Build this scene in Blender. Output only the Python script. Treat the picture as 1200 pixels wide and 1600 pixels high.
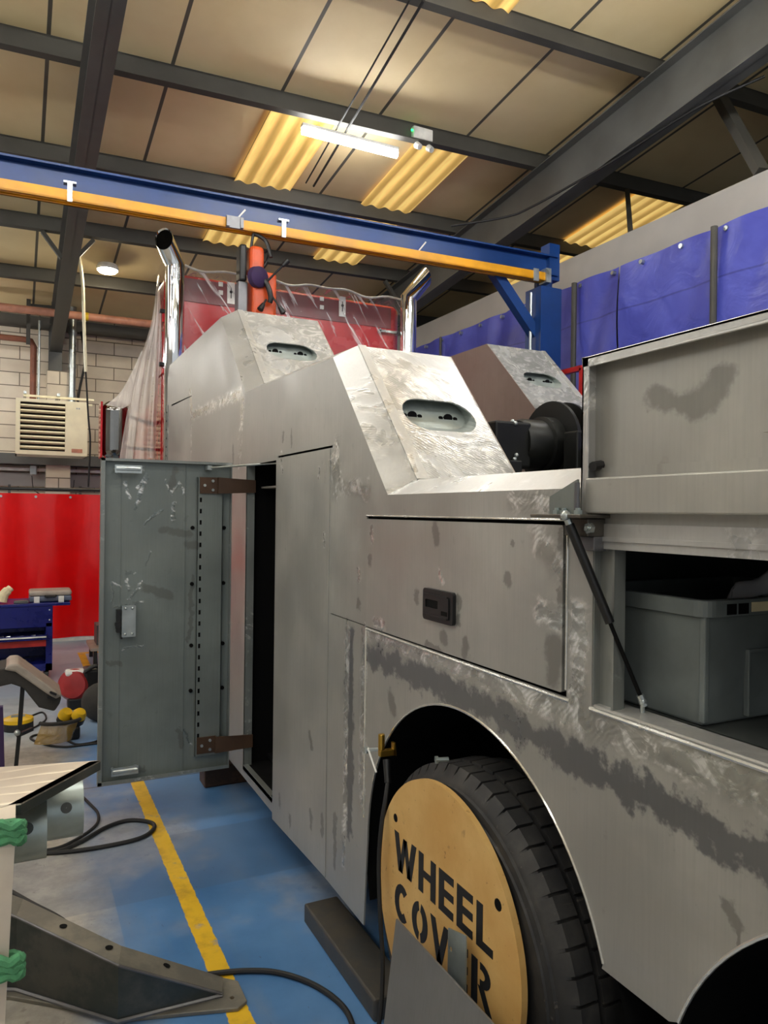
import bpy, bmesh, math, random
from mathutils import Vector, Matrix
from mathutils.geometry import tessellate_polygon

random.seed(7)
for o in list(bpy.data.objects):
    bpy.data.objects.remove(o, do_unlink=True)
scene = bpy.context.scene
COL = scene.collection

# ------------------------------------------------------------------ camera
EYE = 1.72                    # eye height above the floor
FPX = 1150.0                  # focal length in pixels of a 1200 x 1600 frame
YAW = math.atan(572.0 / FPX)  # the camera looks this far right of the truck's long axis (+Y)
ROLL = 0.012
SN, CS = math.sin(YAW), math.cos(YAW)
cam_data = bpy.data.cameras.new('camera')
cam = bpy.data.objects.new('camera', cam_data)
COL.objects.link(cam)
fwd = Vector((SN, CS, 0)); rgt = Vector((CS, -SN, 0)); up = Vector((0, 0, 1))
ex = rgt * math.cos(ROLL) + up * math.sin(ROLL)
ey = up * math.cos(ROLL) - rgt * math.sin(ROLL)
cam.matrix_world = Matrix(((ex.x, ey.x, -fwd.x, 0), (ex.y, ey.y, -fwd.y, 0), (ex.z, ey.z, -fwd.z, EYE), (0, 0, 0, 1)))
cam_data.sensor_fit = 'VERTICAL'
cam_data.sensor_height = 36.0
cam_data.sensor_width = 27.0
cam_data.lens = FPX / 1600.0 * 36.0
cam_data.clip_start = 0.02
cam_data.clip_end = 200
scene.camera = cam

# ------------------------------------------------------------------ light and exposure
scene.view_settings.view_transform = 'Standard'
scene.view_settings.look = 'None'
scene.view_settings.gamma = 1.0
scene.view_settings.use_curve_mapping = False
scene.view_settings.exposure = 0.72
world = bpy.data.worlds.new('daylight')
scene.world = world
world.use_nodes = True
bgn = world.node_tree.nodes['Background']
bgn.inputs[0].default_value = (0.9, 0.95, 1.0, 1)
bgn.inputs[1].default_value = 0.4
LAMP = 42.0       # emission of the batten tubes
SKYL = 0.55       # glow of the aged roof-light sheets

# ------------------------------------------------------------------ pixel rays, used to read places off the photograph
def ray(px, py):
    dx, dy = px - 600.0, py - 799.0
    c, s = math.cos(ROLL), math.sin(ROLL)
    r = (c * dx + s * dy) / FPX
    v = -(-s * dx + c * dy) / FPX
    return Vector((SN + r * CS, CS - r * SN, v))
E0 = Vector((0, 0, EYE))
def on_x(px, py, X): d = ray(px, py); return E0 + d * (X / d.x)
def on_y(px, py, Y): d = ray(px, py); return E0 + d * (Y / d.y)
def on_z(px, py, Z): d = ray(px, py); return E0 + d * ((Z - EYE) / d.z)
ROOF0, SLOPE = EYE + 4.75, 0.106
def roof_z(y, drop=0.0): return ROOF0 - drop - SLOPE * y
def on_roof(px, py, drop=0.0):
    d = ray(px, py); return E0 + d * ((4.75 - drop) / (d.z + SLOPE * d.y))

# ------------------------------------------------------------------ materials
def rgb(h):
    h = h.lstrip('#')
    f = lambda c: c / 12.92 if c <= 0.04045 else ((c + 0.055) / 1.055) ** 2.4
    return tuple(f(int(h[i:i + 2], 16) / 255) for i in (0, 2, 4)) + (1.0,)

class NT:
    def __init__(self, name):
        self.m = bpy.data.materials.new(name); self.m.use_nodes = True
        self.t = self.m.node_tree; self.n = self.t.nodes; self.l = self.t.links
        self.b = self.n['Principled BSDF']
        self._pos = None
    def node(self, typ, **kw):
        nd = self.n.new(typ)
        for k, v in kw.items(): setattr(nd, k, v)
        return nd
    def put(self, sock, v):
        if isinstance(v, bpy.types.NodeSocket): self.l.new(v, sock)
        else: sock.default_value = v
    def math(self, op, a, b=0.0, c=0.0, clamp=False):
        nd = self.node('ShaderNodeMath', operation=op, use_clamp=clamp)
        self.put(nd.inputs[0], a); self.put(nd.inputs[1], b)
        if op in ('MULTIPLY_ADD', 'SMOOTH_MIN', 'SMOOTH_MAX'): self.put(nd.inputs[2], c)
        return nd.outputs[0]
    def vec(self, op, a, b=None, s=None):
        nd = self.node('ShaderNodeVectorMath', operation=op)
        self.put(nd.inputs[0], a)
        if b is not None: self.put(nd.inputs[1], b)
        if s is not None: self.put(nd.inputs['Scale'], s)
        return nd.outputs['Value'] if op in ('DOT_PRODUCT', 'LENGTH', 'DISTANCE') else nd.outputs[0]
    def pos(self):
        if self._pos is None: self._pos = self.node('ShaderNodeNewGeometry').outputs['Position']
        return self._pos
    def objco(self): return self.node('ShaderNodeTexCoord').outputs['Object']
    def sep(self, v):
        nd = self.node('ShaderNodeSeparateXYZ'); self.put(nd.inputs[0], v); return nd.outputs
    def scaled(self, v, s): return self.vec('MULTIPLY', v, s)
    def noise(self, v, scale=5, detail=4, rough=0.55, col=False, dist=0.0):
        nd = self.node('ShaderNodeTexNoise')
        self.put(nd.inputs['Vector'], v); nd.inputs['Scale'].default_value = scale
        nd.inputs['Detail'].default_value = detail; nd.inputs['Roughness'].default_value = rough
        nd.inputs['Distortion'].default_value = dist
        return nd.outputs[1 if col else 0]
    def wave(self, v, scale=5, dist=5, detail=2, prof='SIN', dscale=1.0, kind='BANDS', direction='X'):
        nd = self.node('ShaderNodeTexWave', wave_profile=prof, wave_type=kind)
        if kind == 'BANDS': nd.bands_direction = direction
        self.put(nd.inputs['Vector'], v); nd.inputs['Scale'].default_value = scale
        nd.inputs['Distortion'].default_value = dist; nd.inputs['Detail'].default_value = detail
        nd.inputs['Detail Scale'].default_value = dscale
        return nd.outputs[1]
    def ramp(self, f, a, b, lo=0.0, hi=1.0, smooth=True):
        nd = self.node('ShaderNodeMapRange')
        if smooth: nd.interpolation_type = 'SMOOTHSTEP'
        self.put(nd.inputs[0], f)
        for i, v in enumerate((a, b, lo, hi)): nd.inputs[1 + i].default_value = v
        return nd.outputs[0]
    def mix(self, f, a, b, blend='MIX'):
        nd = self.node('ShaderNodeMix', data_type='RGBA', blend_type=blend)
        self.put(nd.inputs[0], f); self.put(nd.inputs[6], a); self.put(nd.inputs[7], b)
        return nd.outputs[2]
    def bump(self, h, strength=0.2, dist=0.01):
        nd = self.node('ShaderNodeBump'); self.put(nd.inputs['Height'], h)
        nd.inputs['Strength'].default_value = strength; nd.inputs['Distance'].default_value = dist
        self.l.new(nd.outputs[0], self.b.inputs['Normal'])
    def set(self, **kw):
        for k, v in kw.items(): self.put(self.b.inputs[k.replace('_', ' ')], v)
        return self.m
    def capsules(self, p, caps, soft=0.5):
        acc = None
        for (y0, z0, y1, z1, r) in caps:
            a = (0, y0, z0); bv = Vector((0, y1 - y0, z1 - z0)); L2 = max(bv.length_squared, 1e-8)
            pa = self.vec('SUBTRACT', p, a)
            h = self.math('DIVIDE', self.vec('DOT_PRODUCT', pa, tuple(bv)), L2, clamp=True)
            d = self.vec('LENGTH', self.vec('SUBTRACT', pa, self.vec('SCALE', tuple(bv), s=h)))
            m = self.ramp(d, r * 1.05, r * soft)
            acc = m if acc is None else self.math('MAXIMUM', acc, m)
        return acc

def plain(name, col, rough=0.5, metal=0.0, var=0.12, vs=6.0, bump=0.0, spec=0.5, coat=0.0):
    t = NT(name); c = rgb(col)
    n = t.noise(t.objco(), vs, 5)
    dark = tuple(x * (1 - var * 2) for x in c[:3]) + (1,)
    lite = tuple(min(1, x * (1 + var)) for x in c[:3]) + (1,)
    t.set(Base_Color=t.mix(t.ramp(n, 0.3, 0.7), dark, lite), Metallic=metal,
          Roughness=t.ramp(n, 0.2, 0.8, max(0, rough - 0.08), min(1, rough + 0.08)))
    t.b.inputs['Specular IOR Level'].default_value = spec
    if coat: t.b.inputs['Coat Weight'].default_value = coat
    if bump: t.bump(t.noise(t.objco(), vs * 8, 3), bump, 0.004)
    return t.m

def emit(name, col, strength):
    t = NT(name); c = rgb(col)
    t.set(Base_Color=c, Emission_Color=c, Emission_Strength=strength)
    return t.m

def steel(name, base='#8f8e88', ground=(), dark=(), smudge=(), allover=0.0, metal=0.5, rough=0.42, tint='#9f9d99', plane='YZ', scale=1.0):
    """bare mill steel: cloudy grey, with weld-ground swirls whose white highlights are painted in and burnt dark bands where they are listed"""
    t = NT(name); P = t.pos()
    if plane == 'YZ': p = t.vec('MULTIPLY', P, (0, 1, 1))
    else:
        s = t.sep(P); cb = t.node('ShaderNodeCombineXYZ'); t.l.new(s[0], cb.inputs[1]); t.l.new(s[2], cb.inputs[2]); p = cb.outputs[0]
    warp = t.vec('SUBTRACT', t.noise(P, 16, 4, 0.65, col=True), (0.5, 0.5, 0.5))
    pw = t.vec('ADD', p, t.vec('MULTIPLY', warp, (0, 0.07, 0.07)))
    pd = t.vec('ADD', p, t.vec('MULTIPLY', warp, (0, 0.10, 0.16)))
    n1 = t.noise(P, 2.3, 6, 0.6); n2 = t.noise(t.scaled(P, (40, 40, 1.5)), 3, 3)
    c = rgb(base)
    k = lambda f: tuple(min(1, x * f) for x in c[:3]) + (1,)
    col = t.mix(t.ramp(n1, 0.3, 0.72), k(0.82), k(1.08))
    col = t.mix(t.ramp(t.noise(P, 0.9, 3), 0.45, 0.62, 0, 0.35), col, rgb(tint))
    col = t.mix(t.ramp(n2, 0.35, 0.75, 0, 0.22), col, k(0.66))
    col = t.mix(t.ramp(t.noise(P, 21, 3), 0.66, 0.76, 0, 0.3), col, k(0.55))
    ro = t.ramp(n1, 0.25, 0.75, rough - 0.08, rough + 0.09)
    me = metal
    bh = t.math('MULTIPLY', n1, 0.12)
    if dark:
        dm = t.capsules(pd, dark)
        col = t.mix(t.math('MULTIPLY', dm, 0.75), col, rgb('#55575d'))
        ro = t.math('MULTIPLY_ADD', dm, -0.1, ro)
    if smudge:
        sm = t.capsules(pw, smudge)
        col = t.mix(t.math('MULTIPLY', sm, 0.5), col, rgb('#55524d'))
    if ground or allover:
        gm = t.capsules(pw, ground, 0.15) if ground else 0.0
        if allover:
            am = t.ramp(t.noise(P, 4.5, 3, dist=1.0), 0.56 - allover * 0.3, 0.76 - allover * 0.3)
            gm = t.math('MAXIMUM', am, gm)
        sw = t.wave(P, 30 * scale, 16, 2, dscale=0.35, direction='DIAGONAL')      # fine disc scratches
        ar = t.noise(t.scaled(P, (1.0, 1.0, 1.5)), 7.0 * scale, 5, 0.62, dist=2.6)    # arcs of the grinder
        fl = t.math('MULTIPLY', t.ramp(ar, 0.48, 0.62), t.ramp(sw, 0.1, 0.8, 0.55, 1.0))
        gcol = t.mix(t.ramp(t.noise(P, 3.5, 5, 0.6, dist=1.5), 0.36, 0.66), k(0.74), k(1.06))
        gcol = t.mix(fl, gcol, rgb('#fdfcf9'))  # grinding arcs get their white highlights painted into the colour
        col = t.mix(t.math('MULTIPLY', gm, 0.9), col, gcol)
        ro = t.math('MULTIPLY_ADD', gm, -0.16, ro)
        me = t.math('MULTIPLY_ADD', gm, 0.12, metal)
        bh = t.math('ADD', bh, t.math('MULTIPLY', gm, t.math('MULTIPLY_ADD', sw, 0.25, ar)))
    t.set(Base_Color=col, Roughness=ro, Metallic=me)
    t.bump(bh, 0.22, 0.005)
    return t.m

M = {}
M['black'] = plain('black_plastic', '#161617', 0.45)
M['void'] = plain('black_and_shade', '#0b0b0b', 0.8, spec=0.15)  # near-black for unlit holes and insides, shade put into colour; also black parts
M['rubber'] = plain('cable_rubber', '#1c1c1d', 0.6)
M['blue_steel'] = plain('blue_painted_steel', '#0d3a78', 0.36, vs=2.0)
M['navy'] = plain('navy_painted_steel', '#10186a', 0.3)
M['yellow_steel'] = plain('yellow_painted_rail', '#e8a20c', 0.4, vs=3.0)
M['zinc'] = plain('zinc_plated_steel', '#b9c0bf', 0.32, metal=0.8)
M['darksteel'] = plain('grey_painted_steelwork', '#585957', 0.5, vs=2.0, bump=0.05)
M['purlin'] = plain('dull_grey_purlin', '#47453f', 0.6, vs=2.0)
M['chrome'] = plain('polished_chrome', '#e6e6e4', 0.06, metal=1.0, var=0.01)
M['mirror'] = plain('tinted_chrome', '#8d8b86', 0.08, metal=1.0, var=0.02)
M['cabred'] = plain('red_cab_paint', '#b8121c', 0.25, var=0.04, coat=0.5)
M['cabdark'] = plain('dark_cab_trim', '#6c141b', 0.4)
M['white'] = plain('white_plastic', '#e3e2dc', 0.4)
M['cream'] = plain('cream_enamel', '#f6f0d2', 0.35, var=0.03)
M['creamdark'] = plain('heater_inside', '#2a2620', 0.7)
M['label_red'] = plain('red_badge', '#c98a72', 0.5)
M['orange'] = plain('orange_casting', '#d4501a', 0.38)
M['pinkpipe'] = plain('pink_primer_pipe', '#c98d75', 0.5)
M['rustpipe'] = plain('red_oxide_pipe', '#84503c', 0.55)
M['yellowtape'] = plain('yellow_tape', '#e6c21e', 0.5)
M['castiron'] = plain('black_winch_iron', '#232422', 0.42, metal=0.35, bump=0.1)
M['drumgrey'] = plain('grey_winch_drum', '#77777a', 0.4, metal=0.6)
M['brownsteel'] = plain('brown_primed_steel', '#4b3524', 0.5, metal=0.2)
M['brass'] = plain('brass', '#b08d3c', 0.3, metal=0.9)
M['redtrim'] = plain('red_guard_rail', '#c02a22', 0.4)
M['galv'] = plain('galvanised_pipe', '#a9b4b1', 0.35, metal=0.7)
M['cloth'] = plain('pale_grey_cloth', '#a9a9ad', 0.85)
M['strapgreen'] = plain('green_webbing', '#4f9064', 0.85, vs=40, bump=0.3)
M['yellowplastic'] = plain('yellow_plastic', '#e0b410', 0.4)
M['greycase'] = plain('grey_case', '#a59a8e', 0.5)
M['redmotor'] = plain('dark_red_casing', '#a02a2c', 0.35)
M['purple'] = plain('purple_fabric', '#35204a', 0.8)
M['bagdark'] = plain('dark_canvas', '#35322f', 0.85, vs=30, bump=0.3)
M['caseblue'] = plain('blue_grey_case', '#5b6478', 0.4)
M['paper'] = plain('cream_paper', '#e6d8b0', 0.8)
M['lens'] = emit('batten_diffuser', '#fcfbf7', LAMP)
M['bay'] = emit('bay_diffuser', '#ffedc8', 100.0)
M['greenled'] = emit('green_led', '#20ff70', 3.0)

def rubber_tyre():
    t = NT('tyre_rubber'); P = t.pos()
    n = t.noise(P, 7, 6, 0.65); s = t.noise(t.scaled(P, (1, 14, 14)), 4, 4)
    col = t.mix(t.ramp(n, 0.4, 0.75), rgb('#242425'), rgb('#403e3b'))
    col = t.mix(t.ramp(s, 0.66, 0.74, 0, 0.5), col, rgb('#6a6258'))
    t.set(Base_Color=col, Roughness=0.62); t.bump(n, 0.2, 0.003); return t.m
M['tyre'] = rubber_tyre()

def mdf():
    t = NT('cover_board'); P = t.pos()
    n = t.noise(P, 5, 6, 0.6); s = t.noise(P, 55, 2); g = t.noise(P, 14, 3, dist=0.6)
    col = t.mix(t.ramp(n, 0.3, 0.75), rgb('#c89c58'), rgb('#d9b472'))
    col = t.mix(t.ramp(s, 0.68, 0.76, 0, 0.55), col, rgb('#6b4a22'))
    col = t.mix(t.ramp(g, 0.66, 0.74, 0, 0.45), col, rgb('#7e6238'))
    t.set(Base_Color=col, Roughness=0.6); return t.m
M['mdf'] = mdf()

def floor_mat():
    t = NT('painted_floor'); P = t.pos(); s = t.sep(P); x, y = s[0], s[1]
    n = t.noise(P, 1.1, 6, 0.6); f = t.noise(P, 7, 6, 0.65); st = t.noise(t.scaled(P, (1, 0.25, 1)), 3, 5)
    blue = t.mix(t.ramp(n, 0.3, 0.7), rgb('#3d6a9c'), rgb('#5f8dc0'))
    blue = t.mix(t.ramp(st, 0.5, 0.7, 0, 0.45), blue, rgb('#7d8894'))
    grey = t.mix(t.ramp(f, 0.3, 0.7), rgb('#8f8a80'), rgb('#b7b1a6'))
    grey = t.mix(t.ramp(t.noise(P, 16, 3), 0.62, 0.72, 0, 0.5), grey, rgb('#6c6156'))
    xe = t.math('ADD', x, t.math('MULTIPLY', t.math('SUBTRACT', n, 0.5), 0.5))
    worn = t.ramp(xe, 0.5, 0.18)                                    # traffic lane worn through on the left
    patch = t.math('MULTIPLY', t.ramp(x, 0.395, 0.40), t.ramp(y, 3.95, 3.94))   # a repainted rectangle
    worn = t.math('MULTIPLY', worn, t.math('SUBTRACT', 1.0, t.math('MULTIPLY', patch, 0.75)))
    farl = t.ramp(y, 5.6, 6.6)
    worn2 = t.math('MULTIPLY', t.ramp(t.noise(P, 0.7, 5), 0.46, 0.56), 0.55)
    worn = t.math('MAXIMUM', worn, worn2)
    col = t.mix(worn, blue, grey)
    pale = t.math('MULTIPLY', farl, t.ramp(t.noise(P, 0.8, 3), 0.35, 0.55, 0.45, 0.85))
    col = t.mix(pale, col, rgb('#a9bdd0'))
    band = t.math('MULTIPLY', t.ramp(y, 3.35, 3.36), t.ramp(y, 3.98, 3.97))
    col = t.mix(t.math('MULTIPLY', band, 0.35), col, rgb('#4f6078'))
    sc = t.noise(t.scaled(P, (3, 1, 1)), 22, 4)
    col = t.mix(t.ramp(sc, 0.68, 0.74, 0, 0.45), col, rgb('#3c4046'))
    # yellow line with ragged edges
    e = t.math('MULTIPLY', t.math('SUBTRACT', t.noise(P, 22, 4), 0.5), 0.018)
    lx = t.math('ABSOLUTE', t.math('SUBTRACT', t.math('ADD', x, e), 0.692))
    line = t.math('MULTIPLY', t.ramp(lx, 0.041, 0.037), t.ramp(y, 9.45, 9.44))
    ly = t.math('ABSOLUTE', t.math('SUBTRACT', t.math('ADD', y, e), 9.42))
    line2 = t.math('MULTIPLY', t.ramp(ly, 0.05, 0.046), t.ramp(x, 0.65, 0.652))
    line = t.math('MAXIMUM', line, line2)
    ycol = t.mix(t.ramp(f, 0.45, 0.75), rgb('#e2b62a'), rgb('#b8902c'))
    col = t.mix(t.math('MULTIPLY', line, t.ramp(t.noise(P, 9, 5), 0.72, 0.6, 0.35, 1.0)), col, ycol)
    # saw-cut joints
    j = t.math('ABSOLUTE', t.math('SUBTRACT', t.math('MULTIPLY_ADD', x, 0.02, y), 4.86))
    col = t.mix(t.ramp(j, 0.008, 0.004), col, rgb('#3b3f45'))
    t.set(Base_Color=col, Roughness=t.ramp(n, 0.3, 0.7, 0.28, 0.5)); t.bump(f, 0.08, 0.004)
    return t.m
M['floor'] = floor_mat()

def roof_mat():
    t = NT('roof_liner'); P = t.pos(); s = t.sep(P)
    fx = t.math('FRACT', t.math('DIVIDE', t.math('SUBTRACT', s[0], 0.70), 1.02))
    d = t.math('ABSOLUTE', t.math('SUBTRACT', fx, 0.5))
    seam = t.ramp(d, 0.019, 0.014)
    n = t.noise(P, 1.6, 5)
    col = t.mix(t.ramp(n, 0.3, 0.7), rgb('#e6cf9e'), rgb('#eed9aa'))
    col = t.mix(seam, col, rgb('#5a554b'))
    t.set(Base_Color=col, Roughness=0.6); return t.m
M['roof'] = roof_mat()

def block_mat():
    t = NT('painted_block'); P = t.pos(); s = t.sep(P)
    cb = t.node('ShaderNodeCombineXYZ'); t.l.new(s[0], cb.inputs[0]); t.l.new(s[2], cb.inputs[1])
    br = t.node('ShaderNodeTexBrick'); t.l.new(cb.outputs[0], br.inputs['Vector'])
    br.offset = 0.5
    for k, v in {'Scale': 1.0, 'Brick Width': 0.60, 'Row Height': 0.222, 'Mortar Size': 0.008, 'Mortar Smooth': 0.1}.items():
        br.inputs[k].default_value = v
    br.inputs['Color1'].default_value = rgb('#e4d8c4'); br.inputs['Color2'].default_value = rgb('#dccfba')
    br.inputs['Mortar'].default_value = rgb('#6f6353')
    n = t.noise(P, 3, 6)
    col = t.mix(t.ramp(n, 0.35, 0.75, 0, 0.25), br.outputs[0], rgb('#a59885'))
    t.set(Base_Color=col, Roughness=0.7); t.bump(n, 0.1, 0.01); return t.m
M['block'] = block_mat()
def wall_paint():
    t = NT('grey_board_wall'); n = t.noise(t.pos(), 1.2, 5)
    t.set(Base_Color=t.mix(t.ramp(n, 0.3, 0.7), rgb('#a19e9a'), rgb('#adaaa6')), Roughness=0.6); return t.m
M['board'] = wall_paint()
def tarp_mat():
    t = NT('blue_tarpaulin'); P = t.pos()
    n = t.noise(P, 1.5, 4, dist=0.5); s = t.sep(P)
    seam = t.ramp(t.math('ABSOLUTE', t.math('SUBTRACT', s[2], 3.78)), 0.012, 0.004)
    col = t.mix(t.ramp(n, 0.3, 0.7), rgb('#464cb0'), rgb('#5860c6'))
    col = t.mix(t.math('MULTIPLY', seam, 0.5), col, rgb('#262a70'))
    t.set(Base_Color=col, Roughness=0.38); t.bump(t.noise(P, 3, 3, dist=1.0), 0.3, 0.05); return t.m
M['tarp'] = tarp_mat()
def curtain_mat():
    t = NT('red_welding_curtain'); P = t.pos()
    n = t.noise(P, 1.7, 3)
    t.set(Base_Color=t.mix(t.ramp(n, 0.3, 0.7), rgb('#e00809'), rgb('#ee1012')), Roughness=0.22)
    t.b.inputs['Transmission Weight'].default_value = 0.0
    t.bump(t.noise(t.scaled(P, (1, 1, 0.3)), 3, 3), 0.25, 0.05); return t.m
M['curtain'] = curtain_mat()
def skylight_mat():
    t = NT('aged_fibreglass'); P = t.pos(); s = t.sep(P)
    w = t.math('SINE', t.math('MULTIPLY', s[0], 34.0))
    n = t.noise(t.scaled(P, (6, 0.8, 1)), 3, 4)
    m = t.math('MULTIPLY', t.ramp(w, -0.9, 0.9, 0.35, 1.0), t.ramp(n, 0.3, 0.7, 0.75, 1.0))  # highlights and dark valleys of the corrugation put into colour and glow
    col = t.mix(m, rgb('#80591c'), rgb('#efca78'))
    t.set(Base_Color=col, Roughness=0.5, Emission_Color=col, Emission_Strength=SKYL); return t.m
M['skylight'] = skylight_mat()
def plastic_mat(name, dens, tintc, folds=(1, 1, 0.15), fs=9, lo=0.45, hi=0.72):
    t = NT(name); P = t.pos()
    if folds is None:      # creases pulled on the slant
        cb = t.node('ShaderNodeCombineXYZ')
        t.l.new(t.vec('DOT_PRODUCT', P, (2.2, .3, 1.5)), cb.inputs[0]); t.l.new(t.vec('DOT_PRODUCT', P, (.14, .2, -.22)), cb.inputs[1]); v = cb.outputs[0]
    else: v = t.scaled(P, folds)
    f = t.noise(v, fs, 4, dist=0.8)
    tr = t.node('ShaderNodeBsdfTransparent'); mx = t.node('ShaderNodeMixShader')
    t.set(Base_Color=rgb(tintc), Roughness=0.12)
    t.b.inputs['Specular IOR Level'].default_value = 0.8
    fac = t.ramp(f, lo, hi, dens[0], dens[1])
    t.l.new(fac, mx.inputs[0]); t.l.new(tr.outputs[0], mx.inputs[1]); t.l.new(t.b.outputs[0], mx.inputs[2])
    t.l.new(mx.outputs[0], t.n['Material Output'].inputs[0])
    t.bump(f, 0.8, 0.04); return t.m
M['film'] = plastic_mat('clear_film_on_roof', (0.05, 0.75), '#f0e6e6', None, 5, 0.54, 0.66)
M['filmside'] = plastic_mat('cloudy_film', (0.5, 0.85), '#e6dcd6', (3, 3, 0.12), 5)
def rusty(name, a, b, rough=0.55):
    t = NT(name); P = t.pos(); n = t.noise(P, 6, 6, 0.65)
    t.set(Base_Color=t.mix(t.ramp(n, 0.4, 0.65), rgb(a), rgb(b)), Roughness=rough, Metallic=0.3)
    t.bump(n, 0.2, 0.004); return t.m
M['rustbeam'] = rusty('mill_scale_steel', '#494948', '#565048')
M['rustblock'] = rusty('rusty_block', '#3e2d22', '#5f4330')
M['gusset'] = rusty('dark_plate_steel', '#3c4240', '#565550', 0.4)
M['crate'] = plain('grey_crate_plastic', '#6d7473', 0.5)
def swirl_alu():
    t = NT('disc_sanded_aluminium'); P = t.pos()
    d = t.wave(t.vec('SUBTRACT', P, (0.35, 2.6, 0.9)), 5.0, 2.5, 2.0, dscale=1.2, kind='RINGS', prof='SAW')
    n = t.noise(P, 5, 4)
    col = t.mix(t.ramp(n, 0.3, 0.7), rgb('#c3b6a6'), rgb('#d6cab8'))
    col = t.mix(t.math('MULTIPLY', t.ramp(d, 0.72, 1.0), t.ramp(t.noise(P, 4, 2), 0.35, 0.6)), col, rgb('#fff6e2'))
    t.set(Base_Color=col, Metallic=0.3, Roughness=t.ramp(n, 0.3, 0.7, 0.34, 0.48)); t.bump(d, 0.1, 0.004); return t.m
M['swirl'] = swirl_alu()
M['edge_bright'] = plain('edge_highlight_steel', '#e4e2da', 0.22, metal=0.75, var=0.06)  # bright tone for the highlight lines drawn along edges
M['hingesteel'] = plain('oily_hinge_steel', '#5d5850', 0.4, metal=0.5)
M['flange'] = rusty('pale_plate_steel', '#6f6b62', '#857f72', 0.5)  # lighter steel tone for the top flange and base plate

# ------------------------------------------------------------------ mesh builder and object helpers
WL = {}          # world place of every Empty / parent
class MB:
    def __init__(self): self.v = []; self.f = []
    def add(self, vs, fs):
        o = len(self.v); self.v += [Vector(p) for p in vs]; self.f += [tuple(i + o for i in f) for f in fs]; return self
    def box(self, x0, x1, y0, y1, z0, z1):
        return self.add([(x, y, z) for x in (x0, x1) for y in (y0, y1) for z in (z0, z1)],
                        [(0, 1, 3, 2), (4, 6, 7, 5), (0, 4, 5, 1), (2, 3, 7, 6), (0, 2, 6, 4), (1, 5, 7, 3)])
    def bar(self, p0, p1, w, h, upv=(0, 0, 1)):
        p0, p1 = Vector(p0), Vector(p1); d = (p1 - p0).normalized(); s = d.cross(Vector(upv))
        if s.length < 1e-4: s = d.cross(Vector((1, 0, 0)))
        s.normalize(); u = s.cross(d)
        vs = [p + s * (w / 2 * a) + u * (h / 2 * b) for p in (p0, p1) for a in (-1, 1) for b in (-1, 1)]
        return self.add(vs, [(0, 1, 3, 2), (4, 6, 7, 5), (0, 4, 5, 1), (2, 3, 7, 6), (0, 2, 6, 4), (1, 5, 7, 3)])
    def cyl(self, p0, p1, r0, r1=None, n=16, caps=True):
        r1 = r0 if r1 is None else r1
        p0, p1 = Vector(p0), Vector(p1); d = (p1 - p0).normalized()
        a = d.orthogonal().normalized(); b = d.cross(a)
        vs = [p + (a * math.cos(2 * math.pi * k / n) + b * math.sin(2 * math.pi * k / n)) * r for p, r in ((p0, r0), (p1, r1)) for k in range(n)]
        fs = [(k, (k + 1) % n, n + (k + 1) % n, n + k) for k in range(n)]
        if caps: fs += [tuple(range(n - 1, -1, -1)), tuple(range(n, 2 * n))]
        return self.add(vs, fs)
    def tube(self, path, r, n=8, caps=True, closed=False):
        P = [Vector(p) for p in path]; rs = r if isinstance(r, (list, tuple)) else [r] * len(P)
        a = None; vs = []
        for i, p in enumerate(P):
            d = (P[min(i + 1, len(P) - 1)] - P[max(i - 1, 0)]).normalized()
            a = d.orthogonal().normalized() if a is None else (a - d * a.dot(d)).normalized()
            b = d.cross(a)
            vs += [p + (a * math.cos(2 * math.pi * k / n) + b * math.sin(2 * math.pi * k / n)) * rs[i] for k in range(n)]
        fs = [(i * n + k, i * n + (k + 1) % n, (i + 1) * n + (k + 1) % n, (i + 1) * n + k) for i in range(len(P) - 1) for k in range(n)]
        if caps: fs += [tuple(range(n - 1, -1, -1)), tuple(range((len(P) - 1) * n, len(P) * n))]
        return self.add(vs, fs)
    def plate(self, loops, O, u, v, t):
        """flat sheet: 2-D loops (outer, then holes) in the frame O,u,v, thickness along t"""
        O, u, v, t = Vector(O), Vector(u), Vector(v), Vector(t)
        L = [[Vector((a, b, 0)) for a, b in lp] for lp in loops]
        tri = tessellate_polygon(L)
        flat = [p for lp in L for p in lp]; n = len(flat)
        vs = [O + u * p.x + v * p.y for p in flat] + [O + u * p.x + v * p.y + t for p in flat]
        fs = [tuple(x) for x in tri] + [tuple(reversed([i + n for i in x])) for x in tri]
        o = 0
        for lp in L:
            m = len(lp); fs += [(o + k, o + (k + 1) % m, n + o + (k + 1) % m, n + o + k) for k in range(m)]; o += m
        return self.add(vs, fs)
    def grid(self, fn, nu, nv):
        vs = [fn(i / nu, j / nv) for i in range(nu + 1) for j in range(nv + 1)]
        return self.add(vs, [(i * (nv + 1) + j, i * (nv + 1) + j + 1, (i + 1) * (nv + 1) + j + 1, (i + 1) * (nv + 1) + j) for i in range(nu) for j in range(nv)])
    def lathe(self, prof, O, ax, n=32, closed=False):
        """profile of (radius, along) turned about the axis ax through O"""
        O, d = Vector(O), Vector(ax).normalized(); a = d.orthogonal().normalized(); b = d.cross(a)
        vs = [O + d * h + (a * math.cos(2 * math.pi * k / n) + b * math.sin(2 * math.pi * k / n)) * r for r, h in prof for k in range(n)]
        m = len(prof)
        fs = [(i * n + k, i * n + (k + 1) % n, (i + 1) * n + (k + 1) % n, (i + 1) * n + k) for i in range(m - 1) for k in range(n)]
        if closed: fs += [((m - 1) * n + k, (m - 1) * n + (k + 1) % n, (k + 1) % n, k) for k in range(n)]
        return self.add(vs, fs)
    def ball(self, c, r, n=12):
        c = Vector(c)
        return self.lathe([(max(1e-4, r * math.sin(math.pi * i / n)), -r * math.cos(math.pi * i / n)) for i in range(n + 1)], c, (0, 0, 1), n * 2)
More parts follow.
